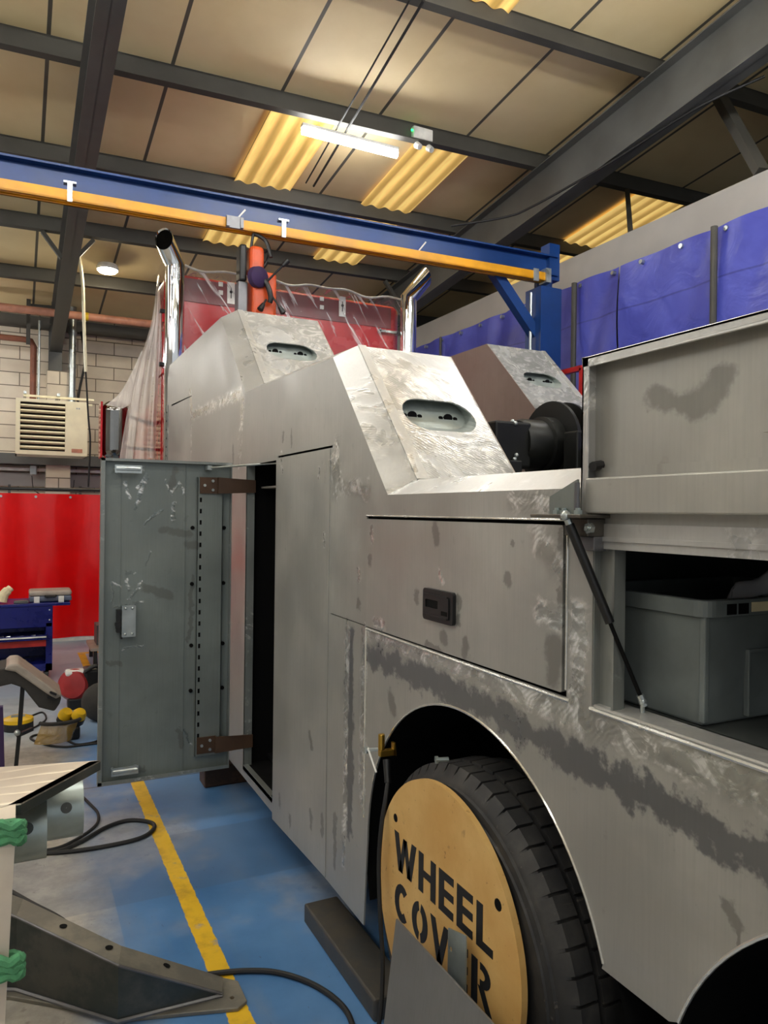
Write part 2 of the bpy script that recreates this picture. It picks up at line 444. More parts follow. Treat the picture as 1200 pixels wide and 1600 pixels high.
    def build(self, name, mat, parent=None, smooth=False, bevel=0.0, loc=None, seg=2, angle=35):
        me = bpy.data.meshes.new(name)
        if parent is not None: o = WL[parent.name].copy()
        elif loc is not None: o = Vector(loc)
        else:
            xs = [p.x for p in self.v]; ys = [p.y for p in self.v]; zs = [p.z for p in self.v]
            o = Vector(((min(xs) + max(xs)) / 2, (min(ys) + max(ys)) / 2, min(zs)))
        me.from_pydata([tuple(p - o) for p in self.v], [], self.f)
        bm = bmesh.new(); bm.from_mesh(me)
        bmesh.ops.remove_doubles(bm, verts=bm.verts, dist=1e-5)
        bmesh.ops.recalc_face_normals(bm, faces=bm.faces); bm.to_mesh(me); bm.free()
        me.materials.append(M[mat] if isinstance(mat, str) else mat)
        ob = bpy.data.objects.new(name, me); COL.objects.link(ob)
        if parent is not None: ob.parent = parent
        else: ob.location = o
        WL[ob.name] = o
        if smooth:
            for p in me.polygons: p.use_smooth = True
            try: me.set_sharp_from_angle(angle=math.radians(angle))
            except Exception: pass
        if bevel:
            bv = ob.modifiers.new('edges', 'BEVEL'); bv.width = bevel; bv.segments = seg
            bv.limit_method = 'ANGLE'; bv.angle_limit = math.radians(40)
        return ob

def tag(o, label, cat, group=None):
    o['label'] = label; o['category'] = cat
    if group: o['group'] = group
    return o
def thing(name, label, cat, loc=(0, 0, 0), group=None):
    o = bpy.data.objects.new(name, None); o.empty_display_size = 0.1; COL.objects.link(o)
    o.location = loc; WL[o.name] = Vector(loc)
    return tag(o, label, cat, group)
def struct(o): o['kind'] = 'structure'; return o
def copy_tree(o, parent=None):
    c = o.copy(); COL.objects.link(c)
    if parent is not None: c.parent = parent
    for ch in [x for x in COL.objects if x.parent == o]: copy_tree(ch, c)
    return c
def arc(cx, cy, r, a0, a1, n):
    return [(cx + r * math.cos(math.radians(a0 + (a1 - a0) * i / n)), cy + r * math.sin(math.radians(a0 + (a1 - a0) * i / n))) for i in range(n + 1)]
def rrect(x0, x1, y0, y1, r, n=5):
    return arc(x1 - r, y1 - r, r, 0, 90, n) + arc(x0 + r, y1 - r, r, 90, 180, n) + arc(x0 + r, y0 + r, r, 180, 270, n) + arc(x1 - r, y0 + r, r, 270, 360, n)
def curve_pts(pts, n=8):
    """Catmull-Rom through the points"""
    P = [Vector(p) for p in pts]; out = []
    for i in range(len(P) - 1):
        a, b, c, d = P[max(i - 1, 0)], P[i], P[i + 1], P[min(i + 2, len(P) - 1)]
        for k in range(n):
            t = k / n
            out.append(0.5 * ((2 * b) + (c - a) * t + (2 * a - 5 * b + 4 * c - d) * t * t + (3 * b - a - 3 * c + d) * t ** 3))
    return out + [P[-1]]

# ------------------------------------------------------------------ the setting
WY = 13.85            # far block wall
XL, XR = -9.0, 12.0
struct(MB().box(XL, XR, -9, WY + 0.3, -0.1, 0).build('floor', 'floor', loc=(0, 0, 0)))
yb = -9.0
struct(MB().add([(XL, yb, roof_z(yb)), (XR, yb, roof_z(yb)), (XR, WY, roof_z(WY)), (XL, WY, roof_z(WY)),
                 (XL, yb, roof_z(yb) + .08), (XR, yb, roof_z(yb) + .08), (XR, WY, roof_z(WY) + .08), (XL, WY, roof_z(WY) + .08)],
                [(0, 1, 2, 3), (4, 5, 6, 7), (0, 1, 5, 4), (1, 2, 6, 5), (2, 3, 7, 6), (3, 0, 4, 7)]).build('ceiling', 'roof', loc=(0, 0, 5)))
struct(MB().box(XL, XR, WY, WY + .25, 0, roof_z(WY)).build('wall_far', 'block'))
struct(MB().box(XL - .2, XL, yb, WY, 0, roof_z(yb)).build('wall_left', 'board'))
XW = 5.5              # boarded partition on the right with the tarpaulin on it
struct(MB().box(XW, XW + .15, -9, WY, 0, 4.58).build('wall_right', 'board'))
struct(MB().box(XR, XR + .2, yb, WY, 0, roof_z(yb)).build('wall_outer', 'board'))

# roof steelwork: purlins across, rafters down the slope
SKEW = -.05
def pur_y(k, x=2.0): return 6.80 + 1.65 * k + SKEW * (x - 2.0)
for k in range(-5, 5):
    mb = MB()
    for (ya, yb_, da, db) in ((-.008, .008, .002, .2), (-.07, .008, .196, .208), (-.008, .07, .006, .02)):
        mb.add([(x, pur_y(k, x) + dy, roof_z(pur_y(k, x) + dy, dd)) for x in (XL, XR) for dy in (ya, yb_) for dd in (db, da)],
               [(0, 1, 3, 2), (4, 6, 7, 5), (0, 4, 5, 1), (2, 3, 7, 6), (0, 2, 6, 4), (1, 5, 7, 3)])
    if pur_y(k, XL) < WY - .1: struct(mb.build('roof_purlin', 'purlin'))
def i_beam_slope(x, y0, y1, w, d, drop):
    mb = MB()
    for (xa, xb, da, db) in ((x - w / 2, x + w / 2, drop, drop + .014), (x - w / 2, x + w / 2, drop + d - .014, drop + d), (x - .006, x + .006, drop, drop + d)):
        mb.add([(xx, yy, roof_z(yy, dd)) for xx in (xa, xb) for yy in (y0, y1) for dd in (db, da)],
               [(0, 1, 3, 2), (4, 6, 7, 5), (0, 4, 5, 1), (2, 3, 7, 6), (0, 2, 6, 4), (1, 5, 7, 3)])
    return mb
for x in (-4.1, 0.535, 5.2, 9.8):
    struct(i_beam_slope(x, -8.8, WY - .28, .19, .52, .21).build('roof_rafter', 'darksteel'))
    zc = 4.0 if x == .535 else 0
    mb = MB().box(x - .1, x + .1, WY - .42, WY - .405, zc, roof_z(WY, .25)).box(x - .1, x + .1, WY - .135, WY - .12, zc, roof_z(WY, .25)).box(x - .006, x + .006, WY - .41, WY - .13, zc, roof_z(WY, .25))
    struct(mb.build('wall_column', 'darksteel'))
# knee braces between purlins and rafters
def brace(p0, p1, w=.06):
    return struct(MB().bar(p0, p1, w, w * .8).build('rafter_brace', 'purlin'))
for x in (0.535, 5.2):
    for k in (2, 3):
        y = pur_y(k, x)
        if k == 3 and x < 1: continue
        for s in (-1, 1):
            brace((x + s * .07, y - .02, roof_z(y, .52)), (x + s * .30, y - .02, roof_z(y, .22)))
brace(on_roof(1112, 130, .2), on_x(1190, 268, XW + .07), .1)
brace(on_roof(980, 295, .2), on_x(985, 362, XW + .07), .05)

# aged translucent roof-light sheets between the purlins
wn = 0
def rooflight(x0, x1, y0, y1):
    global wn; wn += 1
    n = 44
    mb = MB().grid(lambda a, b: (x0 + (x1 - x0) * a, y0 + (y1 - y0) * b, roof_z(y0 + (y1 - y0) * b, .035) + .016 * math.sin(34 * (x0 + (x1 - x0) * a))), n, 1)
    struct(mb.build('window_%d' % wn, 'skylight', smooth=True, angle=80))
for (xa, xb) in ((2.2, 2.87), (3.78, 4.46)):
    rooflight(xa, xb, 6.85, 10.05)
rooflight(3.2, 3.62, 2.0, 5.06)
rooflight(6.85, 7.65, 6.6, 9.9)

# eaves beam and the services on the far wall
struct(MB().box(XL, XR, WY - .2, WY - .05, 4.74, 4.93).build('trim_1', 'purlin'))
struct(MB().box(on_y(74, 570, 13.35).x, on_y(112, 570, 13.35).x, WY - .48, WY, 0, 4.0).build('wall_pier', 'block'))
def pipe(name, pts, r, mat, label, cat='pipe', n=10):
    return tag(MB().tube(pts, r, n).build(name, mat, smooth=True), label, cat)
YP = 12.6
t = thing('gas_pipe', 'long pink primed gas pipe running under the roof above the heater', 'pipe', (0.5, YP, 4.75))
MB().cyl((-6, YP, 4.72), (5.3, YP, 4.80), .062, n=14).build('pipe_run', 'pinkpipe', t, smooth=True)
MB().cyl((.88, YP, 4.768), (.97, YP, 4.769), .066, n=14).build('tape_band', 'yellowtape', t, smooth=True)
pipe('branch_pipe', [(-6, 13.3, 4.42), (.05, 13.3, 4.45), (.16, 13.3, 4.43), (.2, 13.3, 4.35), (.2, 13.3, 3.3)], .05, 'rustpipe', 'red oxide pipe that turns down to the heater on the wall')
for px_ in (62,):
    p = on_y(px_, 500, 12.3); q = on_y(px_ - 2, 615, 12.3)
    pipe('hanger_rod', [p, (q.x, 12.3, 3.34)], .018, 'zinc', 'thin plated rod holding the heater up from the pipe', 'rod')
fl = on_y(113, 560, 13.3)
t = thing('flue_duct', 'silver flue duct with clamp rings rising behind the heater', 'duct', (fl.x, 13.25, 3.2))
MB().cyl((fl.x, 13.25, 3.45), (fl.x, 13.25, roof_z(13.25) - .01), .055, n=18).build('duct', 'zinc', t, smooth=True)
for z in (3.55, 4.05, 4.6):
    MB().cyl((fl.x, 13.25, z), (fl.x, 13.25, z + .05), .066, n=18).build('clamp_ring', 'zinc', t, smooth=True)
pipe('wall_cable', curve_pts([(fl.x + .14, 13.4, 4.7), (fl.x + .2, 13.4, 4.2), (fl.x + .12, 13.4, 3.7), (fl.x + .08, 13.4, 3.3)]), .02, 'rubber', 'dark cable looping down the wall beside the flue duct', 'cable')
# unit heater
hx0, hx1, hy, hz0, hz1 = -.045, .925, 11.9, 2.5, 3.31
t = thing('unit_heater', 'cream gas unit heater with louvred front hung on the block wall', 'heater', ((hx0 + hx1) / 2, hy + .3, hz0))
MB().plate([rrect(hx0, hx1, hz0, hz1, .015), rrect(hx0 + .06, hx0 + .66, hz0 + .06, hz1 - .045, .005)], (0, hy, 0), (1, 0, 0), (0, 0, 1), (0, .02, 0)).box(hx0, hx0 + .02, hy + .02, hy + .6, hz0, hz1).box(hx1 - .02, hx1, hy + .02, hy + .6, hz0, hz1).box(hx0, hx1, hy + .02, hy + .6, hz1 - .02, hz1).box(hx0, hx1, hy + .02, hy + .6, hz0, hz0 + .02).build('casing', 'cream', t)
MB().box(hx0 + .05, hx0 + .67, hy + .12, hy + .13, hz0 + .04, hz1 - .04).build('burner_back', 'creamdark', t)
for k in range(9):
    z = hz0 + .105 + k * .0755
    MB().bar((hx0 + .062, hy + .03, z), (hx0 + .658, hy + .03, z), .045, .024, (0, .5, 1)).build('louvre', 'cream', t)
MB().box(hx1 - .22, hx1 - .07, hy - .004, hy, hz0 + .05, hz0 + .105).build('maker_badge', 'label_red', t)
MB().cyl((hx1 - .15, hy - .004, hz1 - .1), (hx1 - .15, hy + .002, hz1 - .1), .012).cyl((hx1 - .12, hy - .004, hz1 - .1), (hx1 - .12, hy + .002, hz1 - .1), .012).build('screw', 'zinc', t)
MB().box(hx0 + .1, hx1 + .1, hy + .15, hy + .18, hz1 + .05, hz1 + .08).box(hx0 + .15, hx1 + .1, hy + .45, hy + .48, hz1 + .01, hz1 + .04).build('hanging_frame', 'cream', t)
for x in (hx0 + .12, hx1 - .4):
    MB().box(x - .02, x + .02, hy + .1, WY - .05, hz1 + .08, hz1 + .12).build('wall_arm', 'zinc', t)
# ledge, trunking and small services under the heater
struct(MB().box(XL, 5.4, WY - .55, WY, 2.43, 2.6).build('trim_2', 'darksteel'))
struct(MB().box(XL, 5.4, WY - .3, WY - .2, 2.33, 2.38).build('trim_3', 'white'))
struct(MB().box(XL, 5.4, WY - .14, WY, 2.08, 2.3).build('trim_4', 'board'))
tag(MB().box(.17, .27, WY - .36, WY - .3, 2.27, 2.42).build('junction_box', 'zinc', bevel=.008), 'small grey junction box on the wall trunking below the heater', 'junction box')
pipe('looped_wire', curve_pts([(.2, WY - .35, 2.25), (.25, WY - .32, 2.0), (.5, WY - .32, 1.93), (.8, WY - .32, 2.02), (.85, WY - .32, 2.2)]), .006, 'rubber', 'thin wire sagging below the grey junction box', 'wire', 6)
for x in (-.15, .93):
    struct(MB().box(x, x + .04, WY - .3, WY - .26, 0, 2.1).build('rail_post', 'darksteel'))
# hanging cream cable
cc = [on_y(px_, py_, 11.0) for px_, py_ in ((122, 394), (129, 440), (131, 500), (134, 580), (138, 650), (141, 690), (138, 760))]
t = thing('drop_cable', 'cream cable hanging from the roof in front of the heater', 'cable', (cc[0].x, 11, cc[-1].z))
MB().tube(curve_pts([(cc[0].x - .05, 11, roof_z(11))] + cc[:4]), .022, 8).build('cream_sleeve', 'cream', t, smooth=True)
MB().tube(curve_pts(cc[3:]), .012, 8).build('cable_tail', 'rubber', t, smooth=True)
pipe('white_pipe', [on_y(94, 452, 12.4), on_y(99, 490, 12.4)], .02, 'white', 'short white pipe standing on the pink gas pipe')
ladder = thing('cable_ladder', 'dark cable ladder hanging in the roof corner left of the rafter', 'cable ladder', (.1, 13.2, 4.9))
for px_ in (45, 84):
    p = on_y(px_, 445, 13.2); MB().box(p.x - .03, p.x + .03, 13.15, 13.2, 4.35, 5.25).build('side_rail', 'purlin', ladder)
for py_ in (459, 478):
    a = on_y(42, py_ - 2, 13.2); b = on_y(88, py_ + 2, 13.2); MB().bar(a, b, .05, .05).build('rung', 'purlin', ladder)

# lights: one seen batten under the purlin, the rest added out of view
def batten(x, y, z, label, L=1.0, group=None):
    t = thing('batten_light', label, 'light', (x, y, z), group)
    MB().box(x - L / 2, x + L / 2, y - .035, y + .035, z + .05, z + .085).build('batten_body', 'white', t, bevel=.006)
    MB().cyl((x - L / 2 + .01, y, z + .02), (x + L / 2 - .01, y, z + .02), .04, n=14).build('diffuser', 'lens', t, smooth=True)
batten(2.98, 6.84, roof_z(6.84, .31), 'lit white batten light under the purlin beside the emergency light', 1.06)
for i, (x, y) in enumerate(((2.2, 3.76), (-1.4, 3.76), (2.2, .47), (-1.4, .47), (-2.8, 7.05), (-4.6, 7.05), (.3, 3.2), (4.0, 3.2), (-4.2, 3.76), (-4.2, .47), (-6.6, 3.76), (-6.6, .47), (-1.4, -2.8), (2.2, -2.8), (-4.2, -2.8), (-1.4, -6.0), (-4.2, -6.0), (4.1, .47), (-4.4, 10.34), (-1.7, 12.2))):  # battens added out of view to brighten roof, walls and truck side
    batten(x, y, roof_z(y, .95), 'added white batten light out of view, filling the workshop with light', 1.5, 'added batten lights out of view')
bl = on_roof(168, 418, .18)
t = thing('bay_light', 'round lit lamp under the roof above the heater', 'light', (bl.x, bl.y, bl.z))
MB().lathe([(.001, .05), (.13, .05), (.15, 0), (.14, -.03)], (bl.x, bl.y, bl.z), (0, 0, 1), 28).build('lamp_housing', 'white', t, smooth=True)
MB().lathe([(.14, -.03), (.11, -.06), (.001, -.075)], (bl.x, bl.y, bl.z), (0, 0, 1), 28).build('lamp_lens', 'bay', t, smooth=True)
ex0 = on_roof(658, 212, .12)
t = thing('emergency_light', 'white twin-spot emergency light with green indicator on the purlin', 'emergency light', tuple(ex0))
EXx, EXy, EXz = ex0
MB().box(EXx - .12, EXx + .11, EXy - .06, EXy + .03, EXz - .06, EXz + .065).build('case', 'white', t, bevel=.012)
for dx in (-.06, .08):
    MB().cyl((EXx + dx, EXy - .03, EXz - .05), (EXx + dx, EXy - .03, EXz - .12), .012, n=8).lathe([(.001, .03), (.03, .03), (.036, -.03), (.001, -.034)], (EXx + dx, EXy - .05, EXz - .135), (.2, -.6, -.5), 16).build('spot_head', 'white', t, smooth=True)
MB().ball((EXx - .135, EXy - .05, EXz + .01), .012, 6).build('indicator', 'greenled', t)
# thin cables strung along the roof
for (pa, pb, r) in (((640, 0), (478, 285), .008), ((662, 0), (490, 290), .012)):
    a = on_roof(*pa, .215); b = on_roof(*pb, .215)
    tag(MB().tube([a, b], r, 6).build('roof_wire', 'rubber'), 'thin dark wire under the roof, %s of the two' % ('left' if r < .01 else 'right'), 'wire')
sag = [(5.0, 7.9, 5.05), (5.0, 7.0, 4.98), (5.1, 6.0, 5.15), (5.3, 4.9, 5.45), (5.6, 3.9, 5.75)]
pipe('swag_cable', curve_pts([on_roof(705, 352, .9), on_roof(790, 338, .85), on_roof(835, 320, .8), on_roof(950, 255, .75), on_roof(1085, 170, .75), on_roof(1195, 118, .7)]), .012, 'rubber', 'thin cable swagged along the right-hand rafter', 'cable', 6)

# blue tarpaulin on the right wall with poles in front
def tarp(y0, y1, label):
    t = thing('tarpaulin', label, 'tarpaulin', (XW - .03, (y0 + y1) / 2, .3))
    def fn(a, b):
        y = y0 + (y1 - y0) * a; z = .3 + 3.93 * b
        sag_ = .05 * abs(math.sin((y) * 3.4)) * (b ** 6)
        f = .022 * math.sin(y * 7 + 2.2 * b * 3) + .03 * math.sin(y * 3.1 + z * 2.6) + .02 * math.sin(y * 11 - z * 4) * (1 - b)
        return (XW - .065 - abs(f), y, z - sag_ * 0)
    MB().grid(fn, int((y1 - y0) * 16), 26).build('sheet', 'tarp', t, smooth=True, angle=180)
    mb = MB()
    y = y0 + .06
    while y < y1:
        MB().cyl((XW - .12, y, 4.18), (XW - .05, y, 4.18), .022, n=10).build('eyelet', 'zinc', t); y += .48
tarp(5.62, 13.6, 'blue tarpaulin on the far stretch of the grey wall behind the crane post')
tarp(-1.0, 5.6, 'blue tarpaulin on the near stretch of the grey wall above the raised lid')
for y, w, lab in ((4.42, .03, 'thin grey pole against the near blue tarpaulin'), (6.2, .03, 'thin dark pole against the blue tarpaulin next to the crane post'), (9.0, .018, 'thin pole against the far blue tarpaulin above the truck')):
    tag(MB().cyl((XW - .16, y, 0), (XW - .16, y, 4.21), w, n=10).build('tarp_pole', 'purlin', smooth=True), lab, 'pole')
gr = thing('guard_rail', 'red tubular guard rail by the blue tarpaulin behind the right tower', 'guard rail', (5.1, 6.0, 0))
g0 = on_x(905, 575, 5.0); g1 = on_x(880, 580, 5.0)
MB().bar((5.0, g0.y - .05, 0), (5.0, g0.y - .05, g0.z), .05, .05).build('rail_post', 'redtrim', gr)
MB().bar((5.0, g0.y + 1.6, 0), (5.0, g0.y + 1.6, g0.z), .05, .05).build('rail_post', 'redtrim', gr)
MB().bar((5.0, g0.y - .05, g0.z), (5.0, g0.y + 1.6, g0.z), .05, .05).build('top_bar', 'redtrim', gr)
MB().bar((5.0, g0.y - .05, g0.z * .55), (5.0, g0.y + 1.6, g0.z * .55), .05, .05).build('mid_bar', 'redtrim', gr)

# red welding curtain in the background
t = thing('welding_curtain', 'glossy red welding curtain hung on a rail in front of the block wall', 'curtain', (-.6, 10.26, 0))
MB().grid(lambda a, b: (-3.2 + 4.6 * a, 10.26 + .03 * math.sin(a * 46) * (1 - .5 * b) + .015 * math.sin(a * 17 + b * 4), .06 + 1.84 * b), 150, 6).build('sheet', 'curtain', t, smooth=True, angle=180)
MB().cyl((-3.25, 10.26, 1.95), (1.45, 10.26, 1.96), .022, n=10).build('top_rail', 'black', t, smooth=True)
MB().box(-3.2, 1.4, 10.235, 10.255, .02, .06).build('hem', 'white', t)
for x in (-3.2, 1.4):
    MB().box(x - .02, x + .02, 10.28, 10.32, 0, 1.96).box(x - .03, x + .03, 9.95, 10.6, 0, .03).build('stand_post', 'black', t)
for x in (-.19, .2, .6, 1.0):
    MB().cyl((x, 10.23, 1.86), (x, 10.22, 1.86), .016, n=8).build('eyelet', 'zinc', t)

# ------------------------------------------------------------------ jib crane
JP = Vector((4.78, 6.02, 0)); JD = Vector((-2.47, .11, 0)).normalized(); JN = Vector((JD.y, -JD.x, 0))
if JN.y > 0: JN = -JN          # side of the arm that faces the viewer
t = thing('jib_crane', 'blue jib crane with its arm swung across above the truck', 'crane', (JP.x, JP.y, 0))
ZB, ZT = 4.14, 4.345
def jp(s, z, off=0.0): p = JP + JD * s + JN * off; return Vector((p.x, p.y, z))
mb = MB()
mb.box(JP.x - .13, JP.x - .115, JP.y - .12, JP.y + .12, 0, 4.0).box(JP.x + .115, JP.x + .13, JP.y - .12, JP.y + .12, 0, 4.0).box(JP.x - .12, JP.x + .12, JP.y - .02, JP.y, 0, 4.0)
mb.box(JP.x - .13, JP.x + .13, JP.y - .13, JP.y - .115, 0, 4.0)
mb.box(JP.x - .22, JP.x + .22, JP.y - .22, JP.y + .22, 0, .025)
mb.build('post', 'blue_steel', t)
MB().cyl((JP.x, JP.y, 4.0), (JP.x, JP.y, 4.12), .09, n=20).box(JP.x + .02, JP.x + .15, JP.y - .07, JP.y + .07, 4.1, 4.47).build('slew_bearing', 'blue_steel', t)
LJ = 6.6
arm = MB()
def lng(mb, s0, s1, o0, o1, z0, z1):
    return mb.add([jp(s, z, o) for s in (s0, s1) for o in (o0, o1) for z in (z0, z1)],
                  [(0, 1, 3, 2), (4, 6, 7, 5), (0, 4, 5, 1), (2, 3, 7, 6), (0, 2, 6, 4), (1, 5, 7, 3)])
lng(arm, -.12, LJ, -.09, .09, ZT - .016, ZT); lng(arm, -.12, LJ, -.09, .09, ZB, ZB + .016); lng(arm, -.12, LJ, -.02, .02, ZB, ZT)
arm.build('arm', 'blue_steel', t)
MB().bar(jp(.62, ZB), jp(.06, 3.5), .1, .1).build('diagonal_brace', 'blue_steel', t)
rail = MB()
R1, R0 = ZB - .004, ZB - .086
lng(rail, .05, LJ, .04, .13, R1 - .016, R1); lng(rail, .05, LJ, .125, .14, R0, R1); lng(rail, .05, LJ, .03, .045, R0, R1); lng(rail, .05, LJ, .1, .14, R0, R0 + .014); lng(rail, .05, LJ, .03, .07, R0, R0 + .014)
rail.build('trolley_rail', 'yellow_steel', t)
def s_at(px, py):      # distance along the arm under a pixel column
    d = ray(px, py); n = JN; o = JP + JN * .14
    k = (o - E0).dot(n) / d.dot(n); return ((E0 + d * k) - JP).dot(JD)
for px_, py_ in ((109, 310), (443, 368)):
    s = s_at(px_, py_)
    b = MB(); lng(b, s - .018, s + .018, .14, .155, R0 - .01, R1 + .06); lng(b, s - .045, s + .045, .09, .15, R1 + .05, R1 + .065)
    b.build('rail_hanger', 'zinc', t)
s = s_at(366, 357)
b = MB(); lng(b, s - .07, s + .07, .14, .165, R0 - .005, R1 + .01); lng(b, s - .07, s - .045, .165, .18, R0, R1); lng(b, s + .045, s + .07, .165, .18, R0, R1); b.build('rail_joint', 'drumgrey', t)
b = MB(); lng(b, .02, .08, .02, .16, R0 - .02, R1 + .04); lng(b, .16, .22, .138, .15, R0 - .02, R1 + .02); b.build('end_stop', 'zinc', t)
for px_, py_ in ((372, 318), (658, 363)):
    s = s_at(px_, py_)
    MB().bar(jp(s, ZB + .01, .095), jp(s - .07, ZB + .1, .1), .012, .012).build('cable_tie', 'white', t)
MB().cyl((JP.x - .17, JP.y - .02, 2.4), (JP.x - .17, JP.y - .02, 3.95), .014, n=8).build('chain', 'zinc', t)

# orange magnetic drill hung from the trolley rail
s = s_at(405, 400); dc = jp(s, 0, .1); DX, DY = dc.x, dc.y
def dp(px, py, dy=0.0): return on_y(px, py, DY + dy)
t = thing('magnetic_drill', 'orange magnetic drill hanging by black slings from the yellow rail', 'drill', (DX, DY, 3.25))
cx, cz0, cz1 = dp(402, 480).x, 3.28, 3.88
MB().box(cx - .07, cx + .14, DY - .1, DY + .1, cz0, 3.72).build('motor_housing', 'orange', t, bevel=.03, seg=3)
MB().box(cx - .09, cx + .035, DY - .09, DY + .09, 3.7, 3.93).build('gear_head', 'orange', t, bevel=.04, seg=3)
MB().box(cx - .17, cx - .11, DY - .07, DY + .07, 3.62, 3.93).build('drill_motor_cap', 'black', t, bevel=.02)
MB().box(cx - .18, cx - .1, DY - .06, DY + .06, 3.2, 3.62).build('slide_column', 'drumgrey', t, bevel=.01)
p = dp(404, 432, -.12)
MB().lathe([(.001, .05), (.05, .045), (.085, .02), (.09, -.03), (.001, -.035)], p, (.35, -1, -.1), 20).build('side_cover', 'purple', t, smooth=True)
hub = dp(421, 455, -.14)
MB().tube(curve_pts([dp(413, 436, -.13), dp(420, 450, -.15), dp(423, 465, -.15), dp(421, 472, -.14)]), .022, 10).build('feed_hub', 'black', t, smooth=True)
for (a, b_) in (((418, 438), (447, 409)), ((426, 463), (441, 485)), ((416, 467), (408, 480))):
    pa = dp(*a, -.15); pb = dp(*b_, -.17)
    h = MB().cyl(pa, pb, .009, n=8).build('feed_handle', 'black', t, smooth=True)
    dd = (pb - pa).normalized()
    MB().lathe([(.001, -.05), (.016, -.045), (.024, .0), (.026, .02), (.001, .03)], pb, dd, 14).build('knob', 'black', h, smooth=True)
top = dp(396, 375)
MB().tube(curve_pts([(top.x, DY, R0), (top.x - .01, DY, 4.0), (cx - .06, DY, 3.92)]), .012, 6).tube(curve_pts([(top.x, DY, R0), (cx + .06, DY - .02, 4.0), (cx + .1, DY - .05, 3.86)]), .016, 6).build('sling', 'black', t, smooth=True)
MB().tube(curve_pts([dp(412, 395), dp(420, 392), dp(415, 410), dp(408, 418)]), .008, 6).build('power_lead', 'black', t, smooth=True)

# ------------------------------------------------------------------ the truck
XS = 1.15            # plane of the truck's left side
XM = 2.49            # its middle line
def mir(x): return 2 * XM - x
ARC, ARZ, AR = 1.797, .532, .6185
T = thing('truck', 'bare steel recovery truck body with red cab under plastic', 'truck', (XM, 3.0, 0))

side_ground = [(2.44, 1.29, 1.3, 1.255, .045), (1.3, 1.25, -.2, 1.235, .05), (2.46, 1.28, 2.47, .62, .035), (2.62, 1.3, 2.63, .35, .03),
               (2.79, 1.93, 2.76, 1.8, .05), (2.75, 2.0, 2.72, 1.85, .04), (2.72, 1.83, 2.45, 1.8, .05), (1.55, 1.755, 1.36, 1.74, .05), (1.31, 1.5, 1.3, 1.25, .045),
               (5.5, 2.42, 4.2, 2.4, .055), (5.62, 2.62, 5.55, 2.45, .06), (4.15, 2.35, 4.22, 2.0, .05), (5.55, 2.4, 5.55, 2.1, .03), (3.45, 2.0, 3.42, 1.92, .02),
               (2.93, 1.9, 2.93, 1.86, .015), (2.86, 1.92, 2.86, 1.85, .014), (2.52, 1.5, 2.52, 1.46, .02), (2.86, 1.62, 2.86, 1.57, .012)]
side_dark = [(2.42, 1.2, 1.9, 1.2, .05), (1.9, 1.2, 1.3, 1.16, .05), (1.3, 1.16, .8, 1.13, .045), (.8, 1.13, -.3, 1.1, .045), (2.58, 1.25, 2.58, .5, .035)]
side_smudge = [(1.93, 1.13, 1.93, 1.11, .022), (.9, 1.02, .885, .99, .02), (.885, .99, .865, .94, .008), (2.25, 1.09, 2.22, 1.05, .03), (4.35, 2.1, 4.35, 2.0, .02), (3.42, 2.1, 3.42, 2.06, .015), (3.3, 2.1, 3.3, 2.03, .012), (3.4, .35, 3.4, .3, .02), (3.25, .3, 3.25, .26, .02), (2.85, .45, 2.85, .38, .02), (2.98, .42, 2.97, .36, .02), (2.72, .5, 2.72, .3, .02), (3.0, .75, 2.98, .7, .02), (2.52, 1.38, 2.52, 1.36, .02)]
M['side'] = steel('body_side_steel', '#b4b3ad', side_ground, side_dark, side_smudge)
M['panel'] = steel('locker_door_steel', '#b8b7b1', [(1.45, 1.67, 1.38, 1.6, .05), (2.4, 1.66, 2.39, 1.62, .018), (1.44, 1.49, 1.37, 1.47, .04), (2.36, 1.33, 2.3, 1.325, .03), (1.92, 1.545, 1.91, 1.51, .014)], (),
                   [(1.38, 1.4, 1.38, 1.34, .04), (1.95, 1.67, 1.94, 1.64, .03), (2.06, 1.46, 2.06, 1.44, .02), (1.81, 1.47, 1.81, 1.45, .016), (1.81, 1.42, 1.81, 1.4, .016), (1.89, 1.35, 1.89, 1.34, .024), (1.77, 1.345, 1.77, 1.33, .026), (2.41, 1.55, 2.41, 1.53, .02), (1.57, 1.55, 1.57, 1.54, .02), (1.36, 1.68, 1.36, 1.5, .012), (1.9, 1.3, 2.0, 1.31, .01), (1.56, 1.65, 1.56, 1.64, .01)])
M['tower'] = steel('tower_face_steel', '#c6c7c6', allover=0.8, metal=0.4, rough=.38)
M['bevel'] = steel('bevel_steel', '#cbcac6', allover=0.25, metal=.5, rough=.38)
M['deck'] = steel('deck_steel', '#b8b5ad', allover=.05, metal=.4, rough=.45)
M['inner'] = steel('brown_inner_steel', '#9d8d84', allover=.0, metal=.4, rough=.5, tint='#957d71')
M['lid'] = steel('lid_steel', '#b3b1a8', smudge=[(1.1, 1.96, 1.0, 1.93, .03), (1.0, 1.93, .94, 1.97, .04), (.95, 1.99, .95, 1.985, .012)], metal=.5, rough=.45)
def dxz(px_, py_): return (.385 + (px_ - 157) / 202 * .69, 1.985 - (py_ - 718) / 490 * 1.71)
def marks(L): return [(*dxz(a_, b_), *dxz(c_, d_), r_) for a_, b_, c_, d_, r_ in L]
